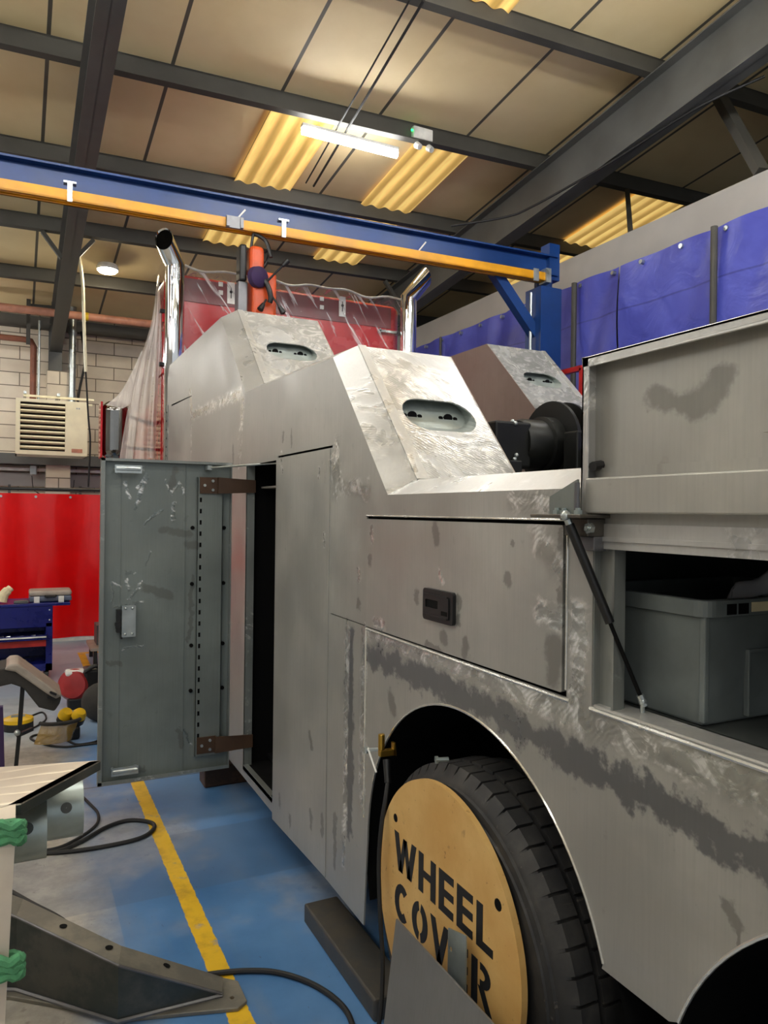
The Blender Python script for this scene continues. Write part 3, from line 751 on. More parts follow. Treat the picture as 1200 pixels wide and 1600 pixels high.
M['door'] = steel('door_inside_steel', '#7f8784', marks([(208, 795, 226, 742, .014), (226, 742, 212, 760, .012), (190, 755, 199, 776, .01), (255, 748, 262, 770, .009), (262, 770, 275, 752, .009), (275, 752, 283, 768, .009), (250, 795, 222, 818, .009), (266, 785, 268, 812, .012),
    (177, 905, 178, 935, .008), (178, 905, 188, 912, .008), (196, 892, 200, 918, .012), (196, 892, 212, 892, .008), (200, 932, 220, 905, .01), (225, 880, 232, 860, .006), (180, 942, 222, 936, .009), (190, 1008, 222, 1004, .006), (289, 1140, 298, 1165, .012), (180, 735, 220, 732, .012)]), (),
    marks([(248, 825, 292, 832, .022), (270, 730, 262, 760, .02), (292, 850, 300, 850, .03), (225, 915, 262, 930, .03), (172, 1028, 190, 1030, .016), (280, 1140, 285, 1165, .02), (295, 1000, 300, 900, .014), (185, 1195, 225, 1195, .02)]), metal=.4, rough=.42, tint='#858781', plane='XZ')
M['doorlip'] = steel('door_edge_steel', '#8c918d', allover=.08, metal=.5)
M['pocket'] = plain('pocket_zinc', '#a3aca8', .35, metal=.35, vs=12)
M['greysheet'] = steel('loose_sheet_steel', '#858585', metal=.5, rough=.5, tint='#7c7c7c')
M['bay_inside'] = plain('locker_inside', '#3d413f', .6)

# left side sheet with its arches, door openings and slits
out = [(6.55, .25), (2.44, .205), (2.425, .42)]
out += [(ARC + AR * math.cos(math.radians(a)), ARZ + AR * math.sin(math.radians(a))) for a in [i * 4 for i in range(0, 41)]]
out += [(1.22, .731), (1.035, .731)]
out += [(.43 + AR * math.cos(math.radians(a)), ARZ + AR * math.sin(math.radians(a))) for a in [20 + i * 4 for i in range(0, 36)]]
out += [(-.5, .731), (-1.3, .731), (-1.3, 1.78), (2.285, 1.78), (2.80, 2.352), (4.10, 2.392), (4.69, 2.953), (6.47, 2.953), (6.55, 2.86)]
holes = [[(3.515, .285), (4.06, .285), (4.06, 1.972), (3.515, 1.972)],
         [(1.345, 1.292), (2.452, 1.296), (2.452, 1.704), (1.345, 1.704)],
         [(-.9, 1.292), (1.262, 1.292), (1.262, 1.655), (-.9, 1.655)],
         [(2.79, 1.981), (3.50, 1.981), (3.50, 1.991), (2.79, 1.991)],
         [(2.46, 1.298), (2.79, 1.300), (2.79, 1.304), (2.46, 1.302)],
         [(5.55, 2.565), (6.36, 2.59), (6.36, 2.605), (5.55, 2.572)]]
MB().plate([out] + holes, (XS, 0, 0), (0, 1, 0), (0, 0, 1), (.006, 0, 0)).build('side_panel', 'side', T)
# right side sheet, plain
MB().plate([[p for p in out]], (mir(XS) - .006, 0, 0), (0, 1, 0), (0, 0, 1), (.006, 0, 0)).build('side_panel', 'side', T)

# bevelled edges: outer profile on the side plane, inner profile 10 cm in and 6 cm out
CB, CN = .10, .055
prof = [(-1.3, 1.78), (2.285, 1.78), (2.80, 2.352), (4.10, 2.392), (4.69, 2.953), (6.47, 2.953)]
inn = []
for i, (y, z) in enumerate(prof):
    ns = []
    for a, b in ((i - 1, i), (i, i + 1)):
        if 0 <= a and b < len(prof):
            dy, dz = prof[b][0] - prof[a][0], prof[b][1] - prof[a][1]; L = math.hypot(dy, dz); ns.append((-dz / L, dy / L))
    ny = sum(n[0] for n in ns) / len(ns); nz = sum(n[1] for n in ns) / len(ns); L2 = ny * ny + nz * nz
    inn.append((y + ny / L2 * CN, z + nz / L2 * CN))
def bevel_strip(side):
    mb = MB(); f = (lambda x: x) if side > 0 else mir
    k = len(prof)
    vs = [(f(XS), y, z) for y, z in prof] + [(f(XS + CB), y, z) for y, z in inn]
    return mb.add(vs, [(i, i + 1, k + i + 1, k + i) for i in range(k - 1)])
for sd in (1, -1):
    bevel_strip(sd).build('edge_bevel', 'bevel', T)

# top decks between the bevels and the two steps of light towers
(ydk, zdk) = inn[1]; (ym1, zm1) = inn[2]; (ym2, zm2) = inn[3]; (yf1, zf1) = inn[4]; (yf2, zf2) = inn[5]
TW_IN, TW_OUT_F, TW_OUT_M = XS + CB, 1.80, 1.70
def oval(cu, cv, w, h, n=10):
    r = h / 2; return arc(cu + w / 2 - r, cv, r, -90, 90, n) + arc(cu - w / 2 + r, cv, r, 90, 270, n)
def tower(y0, z0, y1, z1, xin, xout, yback, cx_, label_side, mat_face, mat_in):
    """sloping rear face with an oval lamp hole, roof and inner cheek"""
    L = math.hypot(y1 - y0, z1 - z0); v = Vector((0, (y1 - y0) / L, (z1 - z0) / L)); nrm = Vector((0, v.z, -v.y))
    w = abs(xout - xin); u = Vector((1 if xout > xin else -1, 0, 0))
    ov = oval(abs(cx_ - xin), L * .47, .325, .185)
    fa = MB().plate([[(0, 0), (w, 0), (w, L), (0, L)], ov], (xin, y0, z0), u, v, nrm * .006).build('tower_face', mat_face, T)
    O = Vector((xin, y0, z0)); mb = MB()
    k = len(ov)
    MB().plate([[(0, -.0), (.05, -.0), (.035, L), (0, L)]], O - nrm * .006, u, v, nrm * .006).build('cover_strip', 'bevel', T)
    # the lamp pocket is sunk below the face
    dn = Vector((0, v.z, -v.y)); inward = -dn if dn.z > 0 else dn
    if inward.y < 0: inward = -inward
    inward = Vector((0, .97, .24))
    vs = [O + u * a + v * b + inward * d for d in (0.0, .085) for a, b in ov]
    mb.add(vs, [(i, (i + 1) % k, k + (i + 1) % k, k + i) for i in range(k)] + [tuple(range(k, 2 * k))])
    pk = mb.build('lamp_pocket', 'pocket', fa)
    cu = abs(cx_ - xin)
    for du in (-.09, .075):
        for dd, r in ((0, .02), (-.034, .009), (.034, .009)):
            c = O + u * (cu + du + dd) + v * (L * .47 - .03) + inward * .081
            MB().cyl(c, c + inward * .01, r, n=12).build('bolt_hole', 'void', fa)
    # roof and inner cheek
    MB().add([(xin, y1, z1), (xout, y1, z1), (xout, yback, z1 + .003), (xin, yback, z1 + .003)], [(0, 1, 2, 3)]).build('tower_roof', 'deck', T)
    MB().plate([[(y0, z0 - .3), (y0, z0), (y1, z1), (yback, z1), (yback, z0 - .3)]], (xout - .003, 0, 0), (0, 1, 0), (0, 0, 1), (.006, 0, 0)).build('tower_cheek', mat_in, T)
    return fa
tower(ydk, zdk, ym1, zm1, TW_IN, TW_OUT_M, 4.4, 1.485, 0, 'tower', 'inner')
tower(ym2, zm2, yf1, zf1, TW_IN, TW_OUT_F, 6.5, 1.515, 0, 'tower', 'inner')
tower(ydk, zdk, ym1, zm1, mir(TW_IN), mir(TW_OUT_M), 4.4, mir(1.485), 0, 'tower', 'inner')
tower(ym2, zm2, yf1, zf1, mir(TW_IN), mir(TW_OUT_F), 6.5, mir(1.515), 0, 'tower', 'inner')
MB().box(XS + CB, mir(XS + CB), -1.3, 2.4, zdk - .01, zdk).build('deck_sheet', 'deck', T)
MB().box(TW_OUT_M - .02, mir(TW_OUT_M) + .02, 2.4, 6.5, 1.55, 1.57).box(TW_OUT_M - .02, mir(TW_OUT_M) + .02, 2.4, 2.41, 1.55, zdk).build('well_floor', 'bay_inside', T)
MB().box(TW_IN, TW_OUT_M + .05, 2.6, 4.3, zm2 - .6, zm2 - .59).build('deck_sheet', 'deck', T)
MB().box(XS + .05, mir(XS) - .05, 6.5, 6.53, 1.0, 2.5).build('headboard', 'side', T)
MB().box(XS - .004, XS + .05, 6.5, 6.6, .9, 2.62).build('front_channel', 'doorlip', T)
for k in range(8):
    MB().cyl((XS - .008, 6.555, 2.56 - k * .075), (XS, 6.555, 2.56 - k * .075), .008, n=8).build('channel_bolt', 'black', T)
# insides: near-black liners behind openings and arches, shade put into their colour
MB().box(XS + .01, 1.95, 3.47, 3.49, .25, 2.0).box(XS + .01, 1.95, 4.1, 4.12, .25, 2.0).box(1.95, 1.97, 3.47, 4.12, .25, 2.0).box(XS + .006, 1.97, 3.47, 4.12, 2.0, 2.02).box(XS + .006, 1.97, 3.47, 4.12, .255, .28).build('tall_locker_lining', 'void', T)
MB().box(XS, XS + .03, 3.515, 4.06, .262, .287).box(XS + .002, XS + .05, 4.06, 4.075, .28, 1.98).build('door_jamb', 'doorlip', T)
MB().bar((1.25, 3.56, .285), (1.5, 4.0, .7), .012, .012).bar((1.45, 3.56, .285), (1.5, 4.0, .7), .012, .012).build('loose_rod', 'zinc', T)
MB().box(XS + .02, XS + .03, 1.33, 2.47, 1.28, 1.72).build('locker_shade_sheet', 'void', T)
MB().box(XS + .01, 1.6, 2.75, 3.52, 1.975, 1.976).box(XS + .02, XS + .03, 2.44, 3.5, 1.2, 1.4).box(XS + .02, XS + .03, 2.7, 3.5, 1.9, 2.05).box(XS + .02, XS + .03, 5.4, 6.4, 2.5, 2.65).build('slit_shade_sheet', 'void', T)
mb = MB()
pts = [(ARC + (AR + .03) * math.cos(math.radians(a)), ARZ + (AR + .03) * math.sin(math.radians(a))) for a in range(-20, 201, 10)]
pts2 = [(.43 + (AR + .03) * math.cos(math.radians(a)), ARZ + (AR + .03) * math.sin(math.radians(a))) for a in range(-20, 201, 10)]
for pp in (pts, pts2):
    k = len(pp); mb.add([(x, y, z) for x in (XS + .008, 2.1) for y, z in pp], [(i, i + 1, k + i + 1, k + i) for i in range(k - 1)])
mb.box(2.1, 2.12, -.6, 2.6, .2, 1.28)
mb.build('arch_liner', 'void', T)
MB().box(1.9, 2.0, -1.3, 8.8, .62, .9).box(mir(2.0), mir(1.9), -1.3, 8.8, .62, .9).build('chassis_rail', 'void', T)
MB().box(1.3, mir(1.3), 2.5, 6.5, .3, .32).build('underfloor', 'void', T)

# closed locker door with its black latch
ld = MB().plate([rrect(1.356, 2.442, 1.302, 1.694, .006)], (XS - .006, 0, 0), (0, 1, 0), (0, 0, 1), (.022, 0, 0)).build('locker_door', 'panel', T, bevel=.003)
lc = MB().plate([rrect(1.822, 1.998, 1.39, 1.487, .012)], (XS - .018, 0, 0), (0, 1, 0), (0, 0, 1), (.02, 0, 0)).build('paddle_latch', 'black', ld, bevel=.006)
MB().plate([rrect(1.84, 1.985, 1.405, 1.47, .004), rrect(1.9, 1.975, 1.43, 1.455, .003)], (XS - .022, 0, 0), (0, 1, 0), (0, 0, 1), (.004, 0, 0)).box(XS - .024, XS - .018, 1.845, 1.985, 1.468, 1.472).box(XS - .024, XS - .018, 1.845, 1.985, 1.404, 1.409).build('latch_insert', 'black', ld, bevel=.001)
MB().box(XS - .0225, XS - .0215, 1.845, 1.88, 1.415, 1.428).box(XS - .0185, XS - .0178, 1.9, 1.975, 1.43, 1.455).build('latch_recess', 'void', ld)

# fixed panel right of the tall opening
MB().plate([[(2.81, .215), (3.512, .19), (3.512, 1.975), (2.81, 1.978)]], (XS - .004, 0, 0), (0, 1, 0), (0, 0, 1), (.008, 0, 0)).build('locker_door', 'side', T)

for pts_, r_ in (([(XS - .002, 2.44, 1.2925), (XS - .002, 1.33, 1.2875)], .006), ([(XS - .002, 1.262, 1.287), (XS - .002, -.9, 1.287)], .006), ([(XS - .001, 2.446, 1.29), (XS - .001, 2.446, .6)], .004), ([(XS - .001, 1.347, 1.70), (XS - .001, 1.347, 1.31)], .003), ([(XS - .001, 2.455, 1.706), (XS - .001, 1.345, 1.7065)], .003)):
    MB().tube(pts_, r_, 8).build('edge_highlight', 'edge_bright', T, smooth=True)  # bright tubes added along the edges to draw their highlights
for cy_ in (ARC, .43):
    MB().tube([(XS - .0, cy_ + (AR + .001) * math.cos(math.radians(a_)), ARZ + (AR + .001) * math.sin(math.radians(a_))) for a_ in range(20, 161, 4)], .004, 6).build('edge_highlight', 'edge_bright', T, smooth=True)

# tall door standing open
DA = on_y(157, 715, 4.10); DB = on_y(375, 722, 4.06)
dx0, dx1, dz0, dz1, dy = .385, 1.075, .275, 1.985, 4.09
def dpos(a, z, off=0.0): return (dx0 + (dx1 - dx0) * a, dy + .03 - .05 * a - off, z)
dw = dx1 - dx0
dr = MB().plate([rrect(dx0, dx1, dz0, dz1, .006)], (0, dy + .03, 0), (1, 0, 0), (0, 0, 1), (0, -.004, 0)).build('compartment_door', 'door', T)
mb = MB()
mb.box(dx0, dx0 + .005, dy - .012, dy + .03, dz0, dz1).box(dx1 - .005, dx1, dy - .012, dy + .03, dz0, dz1).box(dx0, dx1, dy - .012, dy + .03, dz1 - .005, dz1).box(dx0, dx1, dy - .012, dy + .03, dz0, dz0 + .005)
mb.box(dx0, dx0 + .02, dy - .014, dy - .01, dz0, dz1).box(dx0, dx1, dy - .014, dy - .01, dz0, dz0 + .018).box(dx0, dx1, dy - .014, dy - .01, dz1 - .014, dz1)
mb.build('door_lip', 'doorlip', dr)
# hat section with its row of slots
hs = MB(); hx = .885
hs.plate([[(hx, .36), (hx + .14, .36), (hx + .14, 1.9), (hx, 1.9)]] + [[(hx + .012, z), (hx + .024, z), (hx + .024, z + .025), (hx + .012, z + .025)] for z in [.46 + k * .062 for k in range(23)]], (0, dy - .006, 0), (1, 0, 0), (0, 0, 1), (0, .003, 0))
hs.box(hx, hx + .003, dy - .006, dy + .026, .36, 1.9).box(hx + .137, hx + .14, dy - .006, dy + .026, .36, 1.9)
hs.build('slotted_channel', 'door', dr)
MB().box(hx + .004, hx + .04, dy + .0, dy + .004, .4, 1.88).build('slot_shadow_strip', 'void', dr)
MB().box(hx - .06, hx - .058, dy + .02, dy + .026, dz0, dz1).box(.49, .492, dy + .022, dy + .026, dz0, dz1).build('fold_line', 'door', dr)
for z in (.42, 1.855):
    hb = MB(); a = hx + .01
    hb.box(a, a + .1, dy - .018, dy - .010, z - .045, z + .045).box(a + .096, a + .104, dy - .04, dy - .01, z - .045, z + .045)
    hb.add([(a + .1, dy - .04, z - .045), (1.2, dy - .05, z - .035), (1.2, dy - .05, z + .035), (a + .1, dy - .04, z + .045),
            (a + .1, dy - .032, z - .045), (1.2, dy - .042, z - .035), (1.2, dy - .042, z + .035), (a + .1, dy - .032, z + .045)],
           [(0, 1, 2, 3), (4, 5, 6, 7), (0, 1, 5, 4), (1, 2, 6, 5), (2, 3, 7, 6), (3, 0, 4, 7)])
    hg = hb.build('hinge_strap', 'brownsteel', dr)
    for ddx, dz in ((.025, 0), (.07, .025), (.07, -.025)):
        MB().cyl((a + ddx, dy - .026, z + dz), (a + ddx, dy - .018, z + dz), .008, n=8).build('hinge_bolt', 'zinc', dr)
for z in (.345, 1.93):
    hb = MB(); xa, xb = .46, .575
    hb.tube([(xa, dy + .02, z), (xa, dy - .03, z), (xb, dy - .03, z), (xb, dy + .02, z)], .012, 8).box(xa - .01, xb + .01, dy - .035, dy - .028, z - .022, z + .02)
    hb.build('grab_loop', 'zinc', dr)
lk = MB().plate([rrect(.495, .565, 1.045, 1.21, .004)], (0, dy - .02, 0), (1, 0, 0), (0, 0, 1), (0, .04, 0)).build('latch_plate', 'zinc', dr, bevel=.003)
for x in (.512, .548):
    for z in (1.06, 1.195): MB().ball((x, dy - .02, z), .007, 6).build('latch_rivet', 'zinc', dr, smooth=True)
MB().box(.47, .488, dy - .02, dy + .02, 1.07, 1.19).cyl((.478, dy - .03, 1.11), (.478, dy + .01, 1.11), .016, n=10).box(.462, .49, dy - .028, dy - .02, 1.095, 1.125).box(.49, .5, dy - .015, dy + .01, 1.035, 1.06).build('latch_works', 'black', dr)
MB().cyl((.945, dy - .03, 1.952), (1.33, 3.6, 1.98), .006, n=8).box(.93, .955, dy - .04, dy + .02, 1.94, 1.965).build('stay_rod', 'zinc', dr)
for z in (1.62, 1.31, .97, .72):
    for x in (hx - .02, hx + .155): MB().cyl((x, dy + .015, z), (x, dy + .026, z), .011, n=8).build('weld_stud', 'void', dr)

# rear locker: bay, raised lid, hinge and gas strut
bay = MB()
bay.box(XS + .006, 2.0, -.95, 1.5, 1.27, 1.285).box(2.0, 2.02, -.95, 1.5, 1.27, 1.7).box(XS + .03, 2.0, 1.5, 1.52, 1.27, 1.7).box(XS + .02, 2.0, -.95, 1.5, 1.70, 1.71).box(XS + .02, 2.0, -.97, -.95, 1.27, 1.71)
bay.build('locker_bay', 'bay_inside', T)
MB().box(XS + .004, XS + .075, -.9, 1.262, 1.285, 1.297).box(XS + .07, XS + .075, -.9, 1.262, 1.27, 1.297).build('bay_sill', 'bevel', T)
MB().box(XS + .02, XS + .04, 1.204, 1.262, 1.295, 1.66).box(XS + .004, XS + .03, 1.2, 1.206, 1.295, 1.66).box(XS + .002, XS + .03, 1.258, 1.262, 1.295, 1.66).build('bay_jamb', 'doorlip', T)
MB().box(XS - .004, XS + .03, -.9, 1.225, 1.645, 1.662).box(XS - .008, XS + .02, -.9, 1.23, 1.662, 1.672).box(XS - .004, XS + .02, -.9, 1.23, 1.672, 1.70).build('bay_header', 'bevel', T)
lx = XS - .02
lid = MB().box(lx + .03, lx + .034, -.85, 1.274, 1.70, 2.066).build('locker_lid', 'lid', T)
mb = MB().box(lx - .004, lx + .034, 1.27, 1.278, 1.70, 2.07).box(lx - .004, lx + .034, -.85, 1.278, 2.062, 2.07)
mb.box(lx - .004, lx, 1.256, 1.278, 1.70, 2.07).box(lx - .004, lx, -.85, 1.278, 2.046, 2.07)
mb.build('lid_lip', 'bevel', lid, bevel=.002)
MB().box(lx - .012, lx + .03, -.85, 1.256, 1.722, 1.80).build('lid_stiffener', 'lid', lid, bevel=.004)
MB().box(lx + .022, lx + .03, -.85, 1.256, 1.8, 1.823).build('lid_fold', 'lid', lid)
MB().box(lx + .015, lx + .03, .79, .845, 1.865, 1.92).build('lid_tab', 'lid', lid)
MB().cyl((lx + .0, 1.245, 1.825), (lx + .03, 1.25, 1.83), .011, n=8).build('lid_stub', 'black', lid)
# hinge bracket
hgy = 1.27
hb = MB().plate([[(hgy + .005, 1.72), (hgy + .085, 1.72), (hgy + .083, 1.76), (hgy - .01, 1.797), (hgy - .012, 1.72)]], (lx - .03, 0, 0), (0, 1, 0), (0, 0, 1), (.006, 0, 0)).build('bracket_gusset', 'door', lid)
MB().box(lx - .065, lx + .03, hgy - .06, hgy + .11, 1.712, 1.72).build('hinge_plate', 'hingesteel', lid, bevel=.002)
MB().cyl((lx - .028, hgy - .008, 1.722), (lx - .028, hgy - .008, 1.79), .006, n=8).build('weld_bead', 'drumgrey', lid)
for y in (hgy + .05, hgy + .025, hgy - .02):
    MB().cyl((lx - .035, y, 1.72), (lx - .035, y, 1.729), .010, n=6).cyl((lx - .035, y, 1.728), (lx - .035, y, 1.734), .006, n=8).build('hinge_bolt', 'galv', lid)
MB().box(lx - .03, lx + .02, hgy - .045, hgy + .03, 1.672, 1.711).build('hinge_block', 'hingesteel', T, bevel=.002)
MB().box(lx - .012, lx + .024, hgy - .045, hgy + .02, 1.64, 1.672).build('hinge_leg', 'drumgrey', T, bevel=.002)
MB().cyl((lx - .035, hgy - .05, 1.69), (lx - .024, hgy - .05, 1.69), .012, n=6).cyl((lx - .04, hgy - .05, 1.69), (lx - .02, hgy - .05, 1.69), .005, n=8).build('pivot_bolt', 'zinc', T)
# gas strut
sa = on_x(884, 805, lx - .06); sc_ = on_x(1004, 1095, XS + .052)
dirn = (sc_ - sa).normalized(); L = (sc_ - sa).length
st = MB().cyl(sa + dirn * .02, sa + dirn * (L * .58), .0105, n=14).build('gas_strut', 'black', T, smooth=True)
MB().cyl(sa + dirn * (L * .57), sc_, .0045, n=10).build('strut_rod', 'void', st, smooth=True)
MB().ball(sa, .012, 8).cyl(sa, sa + dirn * .03, .008, n=8).build('strut_ball', 'zinc', st, smooth=True)
MB().ball(sc_, .009, 8).cyl(sc_ - dirn * .015, sc_ + dirn * .01, .008, n=8).box(sc_.x - .01, sc_.x + .012, sc_.y - .02, sc_.y + .012, 1.285, 1.292).cyl((sc_.x, sc_.y, 1.286), sc_, .005, n=8).build('strut_foot', 'zinc', st, smooth=True)
tag(MB().cyl((1.225, .86, 1.2855), (1.225, .86, 1.291), .009, n=6).cyl((1.225, .86, 1.29), (1.225, .86, 1.30), .0055, n=8).build('loose_bolt', 'zinc'), 'small bright bolt lying on the locker floor before the grey crate', 'bolt')

# wheels
WZC, WR = .492, .492
def wheel(yc, name='wheel'):
    xo = 1.092; w = .31; R = WR
    prof_ = [(.28, .06), (.29, .035), (.33, .03), (.40, .02), (.44, .02), (.462, .026), (.476, .036), (R - .006, .05), (R - .008, .105), (R - .016, .107), (R - .016, .119), (R - .004, .121), (R - .002, .19), (R - .016, .192), (R - .016, .204), (R - .004, .206), (R - .008, w - .05), (.47, w - .02), (.42, w), (.30, w), (.28, w - .02)]
    t_ = MB().lathe(prof_, (xo, yc, WZC), (1, 0, 0), 84)
    N = 54
    for k in range(N):
        a0 = 2 * math.pi * k / N; a1 = a0 + 2 * math.pi / N * .86
        for off, sk, pr in ((0, .0, ((.468, .03), (R - .001, .046), (R + .006, .052), (R + .006, .104), (R - .018, .106))), (.03, .0, ((R - .018, .119), (R + .005, .121), (R + .007, .19), (R - .018, .192)))):
            n_ = len(pr)
            vs = [(xo + h, yc + r * math.cos(a + off + sk * h), WZC + r * math.sin(a + off + sk * h)) for a in (a0, (a0 + a1) / 2, a1) for r, h in pr]
            fs = [(q, q + 1, n_ + q + 1, n_ + q) for q in range(n_ - 1)] + [(n_ + q, n_ + q + 1, 2 * n_ + q + 1, 2 * n_ + q) for q in range(n_ - 1)] + [tuple(range(n_)), tuple(range(3 * n_ - 1, 2 * n_ - 1, -1))]
            t_.add(vs, fs)
    ty = t_.build(name, 'tyre', T, smooth=True, angle=28)
    MB().lathe([(.446, .024), (.450, .016), (.454, .026)], (xo, yc, WZC), (1, 0, 0), 64).lathe([(.415, .022), (.419, .014), (.423, .022)], (xo, yc, WZC), (1, 0, 0), 64).build('sidewall_rib', 'tyre', ty, smooth=True)
    MB().lathe([(.285, .05), (.27, .05), (.26, .14), (.12, .16), (.11, .07), (.001, .065)], (xo, yc, WZC), (1, 0, 0), 40).build('rim', 'drumgrey', ty, smooth=True)
wheel(1.762); wheel(.395)
for k in range(60):
    q = on_x(692, 1190, 1.12 + k * .004)
    if math.hypot(q.y - 1.762, q.z - WZC) < WR + .016: break
tag(MB().cyl((q.x - .016, q.y + .004, q.z + .008), (q.x + .016, q.y - .004, q.z + .008), .007, n=8).cyl((q.x - .022, q.y + .006, q.z + .008), (q.x - .015, q.y + .004, q.z + .008), .012, n=6).build('loose_bolt', 'galv'), 'small pale bolt lying on top of the tyre', 'bolt')

# cab behind the body
CY0, CY1, CZ1 = 6.82, 9.0, 3.88
cb = MB().box(1.17, 3.56, CY0, 7.35, 1.0, CZ1).build('cab', 'cabred', T, bevel=.09, seg=5)
MB().add([(x, y, z) for x in (1.18, 3.55) for y, z in ((7.3, 1.0), (9.2, 1.0), (9.2, 2.1), (8.5, 2.75), (7.3, 2.85))], [(0, 1, 2, 3, 4), (9, 8, 7, 6, 5)] + [(i_, (i_ + 1) % 5, 5 + (i_ + 1) % 5, 5 + i_) for i_ in range(5)]).build('cab_front', 'cabred', cb, bevel=.05, seg=3)
MB().add([(1.4, 8.52, 2.76), (3.3, 8.52, 2.76), (3.3, 9.21, 2.12), (1.4, 9.21, 2.12)], [(0, 1, 2, 3)]).build('windscreen', 'black', cb)
MB().box(1.3, 3.44, CY0 - .012, CY0 - .004, 3.62, 3.83).build('cab_top_band', 'cabdark', cb)
MB().box(1.163, 1.17, CY0 + .12, CY0 + .35, 1.3, 3.35).box(1.15, 1.175, CY0 + .05, CY0 + .4, 2.95, 3.0).box(1.15, 1.175, CY0 + .05, CY0 + .4, 3.42, 3.5).build('side_fairing', 'cabred', cb, bevel=.005)
for z in (3.02, 3.5): MB().box(1.13, 1.18, CY0 + .03, CY0 + .1, z, z + .03).build('fairing_hinge', 'black', cb)
for px_, py_ in ((361, 457), (535, 478)):
    p = on_y(px_, py_, CY0 - .02)
    s_ = MB().box(p.x - .035, p.x + .035, CY0 - .022, CY0 - .012, p.z - .1, p.z + .1).build('lock_plate', 'white', cb)
    MB().cyl((p.x, CY0 - .026, p.z + .01), (p.x, CY0 - .022, p.z + .01), .014, n=10).box(p.x - .004, p.x + .004, CY0 - .025, CY0 - .022, p.z - .05, p.z + .05).build('lock_slot', 'void', cb)
for px_, py_ in ((345, 443), (345, 456), (503, 466), (503, 479)):
    p = on_y(px_, py_, CY0 - .02)
    MB().box(p.x - .02, p.x + .02, CY0 - .022, CY0 - .012, p.z - .02, p.z + .02).build('clip', 'white', cb)
p = on_y(606, 518, CY0 - .02)
MB().box(p.x - .12, p.x + .12, CY0 - .05, CY0 - .03, p.z - .012, p.z + .012).box(p.x - .11, p.x - .09, CY0 - .05, CY0, p.z - .02, p.z + .02).box(p.x + .09, p.x + .11, CY0 - .05, CY0, p.z - .02, p.z + .02).build('grab_rail', 'zinc', cb)
# cab wheels on the floor, behind the body
for x0_ in (1.25, 3.4):
    MB().lathe([(.28, 0), (.45, -.01), (.51, .04), (.51, .26), (.45, .3), (.28, .3)], (x0_, 8.3, .52), (1, 0, 0), 40).build('front_wheel', 'tyre', T, smooth=True)
# exhaust stacks
def stack(x, y, sgn, zj, top):
    r = .082
    m = MB().cyl((x, y, 1.2), (x, y, zj), r, n=28, caps=False)
    ob = MB()
    n = 28; bend = Vector((x, y, zj)); d = (Vector(top) - bend).normalized()
    up_ = Vector((0, 0, 1)); mid = (up_ + d).normalized()
    ringA, ringB, ringC = [], [], []
    a = d.cross(up_).normalized(); b0 = a.cross(up_); b1 = a.cross(d)
    endn = Vector((-.6, -.75, .28)).normalized() if sgn < 0 else Vector((.9, .1, .35)).normalized()
    for k in range(n):
        c, s_ = math.cos(2 * math.pi * k / n), math.sin(2 * math.pi * k / n)
        o = a * (c * r) + b0 * (s_ * r); ringA.append(bend + o - up_ * .2)
        base = bend + o; kk = -((base - bend).dot(mid)) / up_.dot(mid); ringB.append(base + up_ * kk)
        o1 = a * (c * r) + b1 * (s_ * r); q = bend + o1; kk = (Vector(top) - q).dot(endn) / d.dot(endn); ringC.append(q + d * kk)
    m.add(ringA + ringB + ringC, [(j * n + k, j * n + (k + 1) % n, (j + 1) * n + (k + 1) % n, (j + 1) * n + k) for j in range(2) for k in range(n)])
    s0 = m.build('exhaust_stack', 'chrome', T, smooth=True, angle=30)
    inner = []
    ctr = Vector(top)
    MB().add([ctr + (p_ - ctr) * .95 - d * .012 for p_ in ringC], [tuple(range(n))]).build('stack_bore', 'void', s0)
stack(1.215, 6.62, -1, 3.87, (1.105, 6.56, 4.06))
stack(mir(1.215) - .22, 6.62, 1, 3.90, (3.72, 6.58, 4.13))
# door mirror
mp = on_y(180, 672, 7.3)
mm = MB().box(mp.x - .12, mp.x + .12, 7.22, 7.42, mp.z - .28, mp.z + .28).build('door_mirror', 'mirror', T, bevel=.098, seg=8, smooth=True)
MB().bar((mp.x + .1, 7.35, mp.z + .15), (1.2, 7.5, mp.z + .1), .03, .03).bar((mp.x + .1, 7.35, mp.z - .15), (1.2, 7.5, mp.z - .15), .03, .03).build('mirror_arm', 'black', mm)
MB().box(mp.x - .135, mp.x - .115, 7.24, 7.42, mp.z - .26, mp.z + .26).build('mirror_cap', 'cabred', mm, bevel=.008)

# winch between the towers
WX, WYY, WZ = 2.52, 3.1, 2.08
w = MB().lathe([(.001, -.02), (.12, -.02), (.13, .0), (.13, .12), (.15, .125), (.15, .2), (.165, .205), (.165, .24), (.13, .245), (.13, .3)], (WX - .2, WYY, WZ), (1, 0, 0), 36).build('winch', 'castiron', T, smooth=True, angle=30)
MB().lathe([(.1, .0), (.235, .0), (.235, .02), (.1, .02)], (WX + .08, WYY, WZ), (1, 0, 0), 48).lathe([(.1, .0), (.235, .0), (.235, .02), (.1, .02)], (mir(WX) + .05, WYY, WZ), (1, 0, 0), 48).build('drum_flange', 'castiron', w, smooth=True, angle=30)
MB().cyl((WX + .1, WYY, WZ), (mir(WX) + .05, WYY, WZ), .11, n=32).build('winch_drum', 'drumgrey', w, smooth=True)
MB().box(WX - .42, WX - .2, WYY - .1, WYY + .12, WZ - .13, WZ + .1).build('gearbox', 'castiron', w, bevel=.012)
MB().box(WX - .5, WX - .3, WYY - .16, WYY - .05, WZ - .32, WZ - .1).build('valve_block', 'castiron', w, bevel=.006)
MB().box(WX - .08, WX + .0, WYY - .3, WYY - .2, WZ - .4, WZ + .05).build('side_frame', 'castiron', w, bevel=.008)
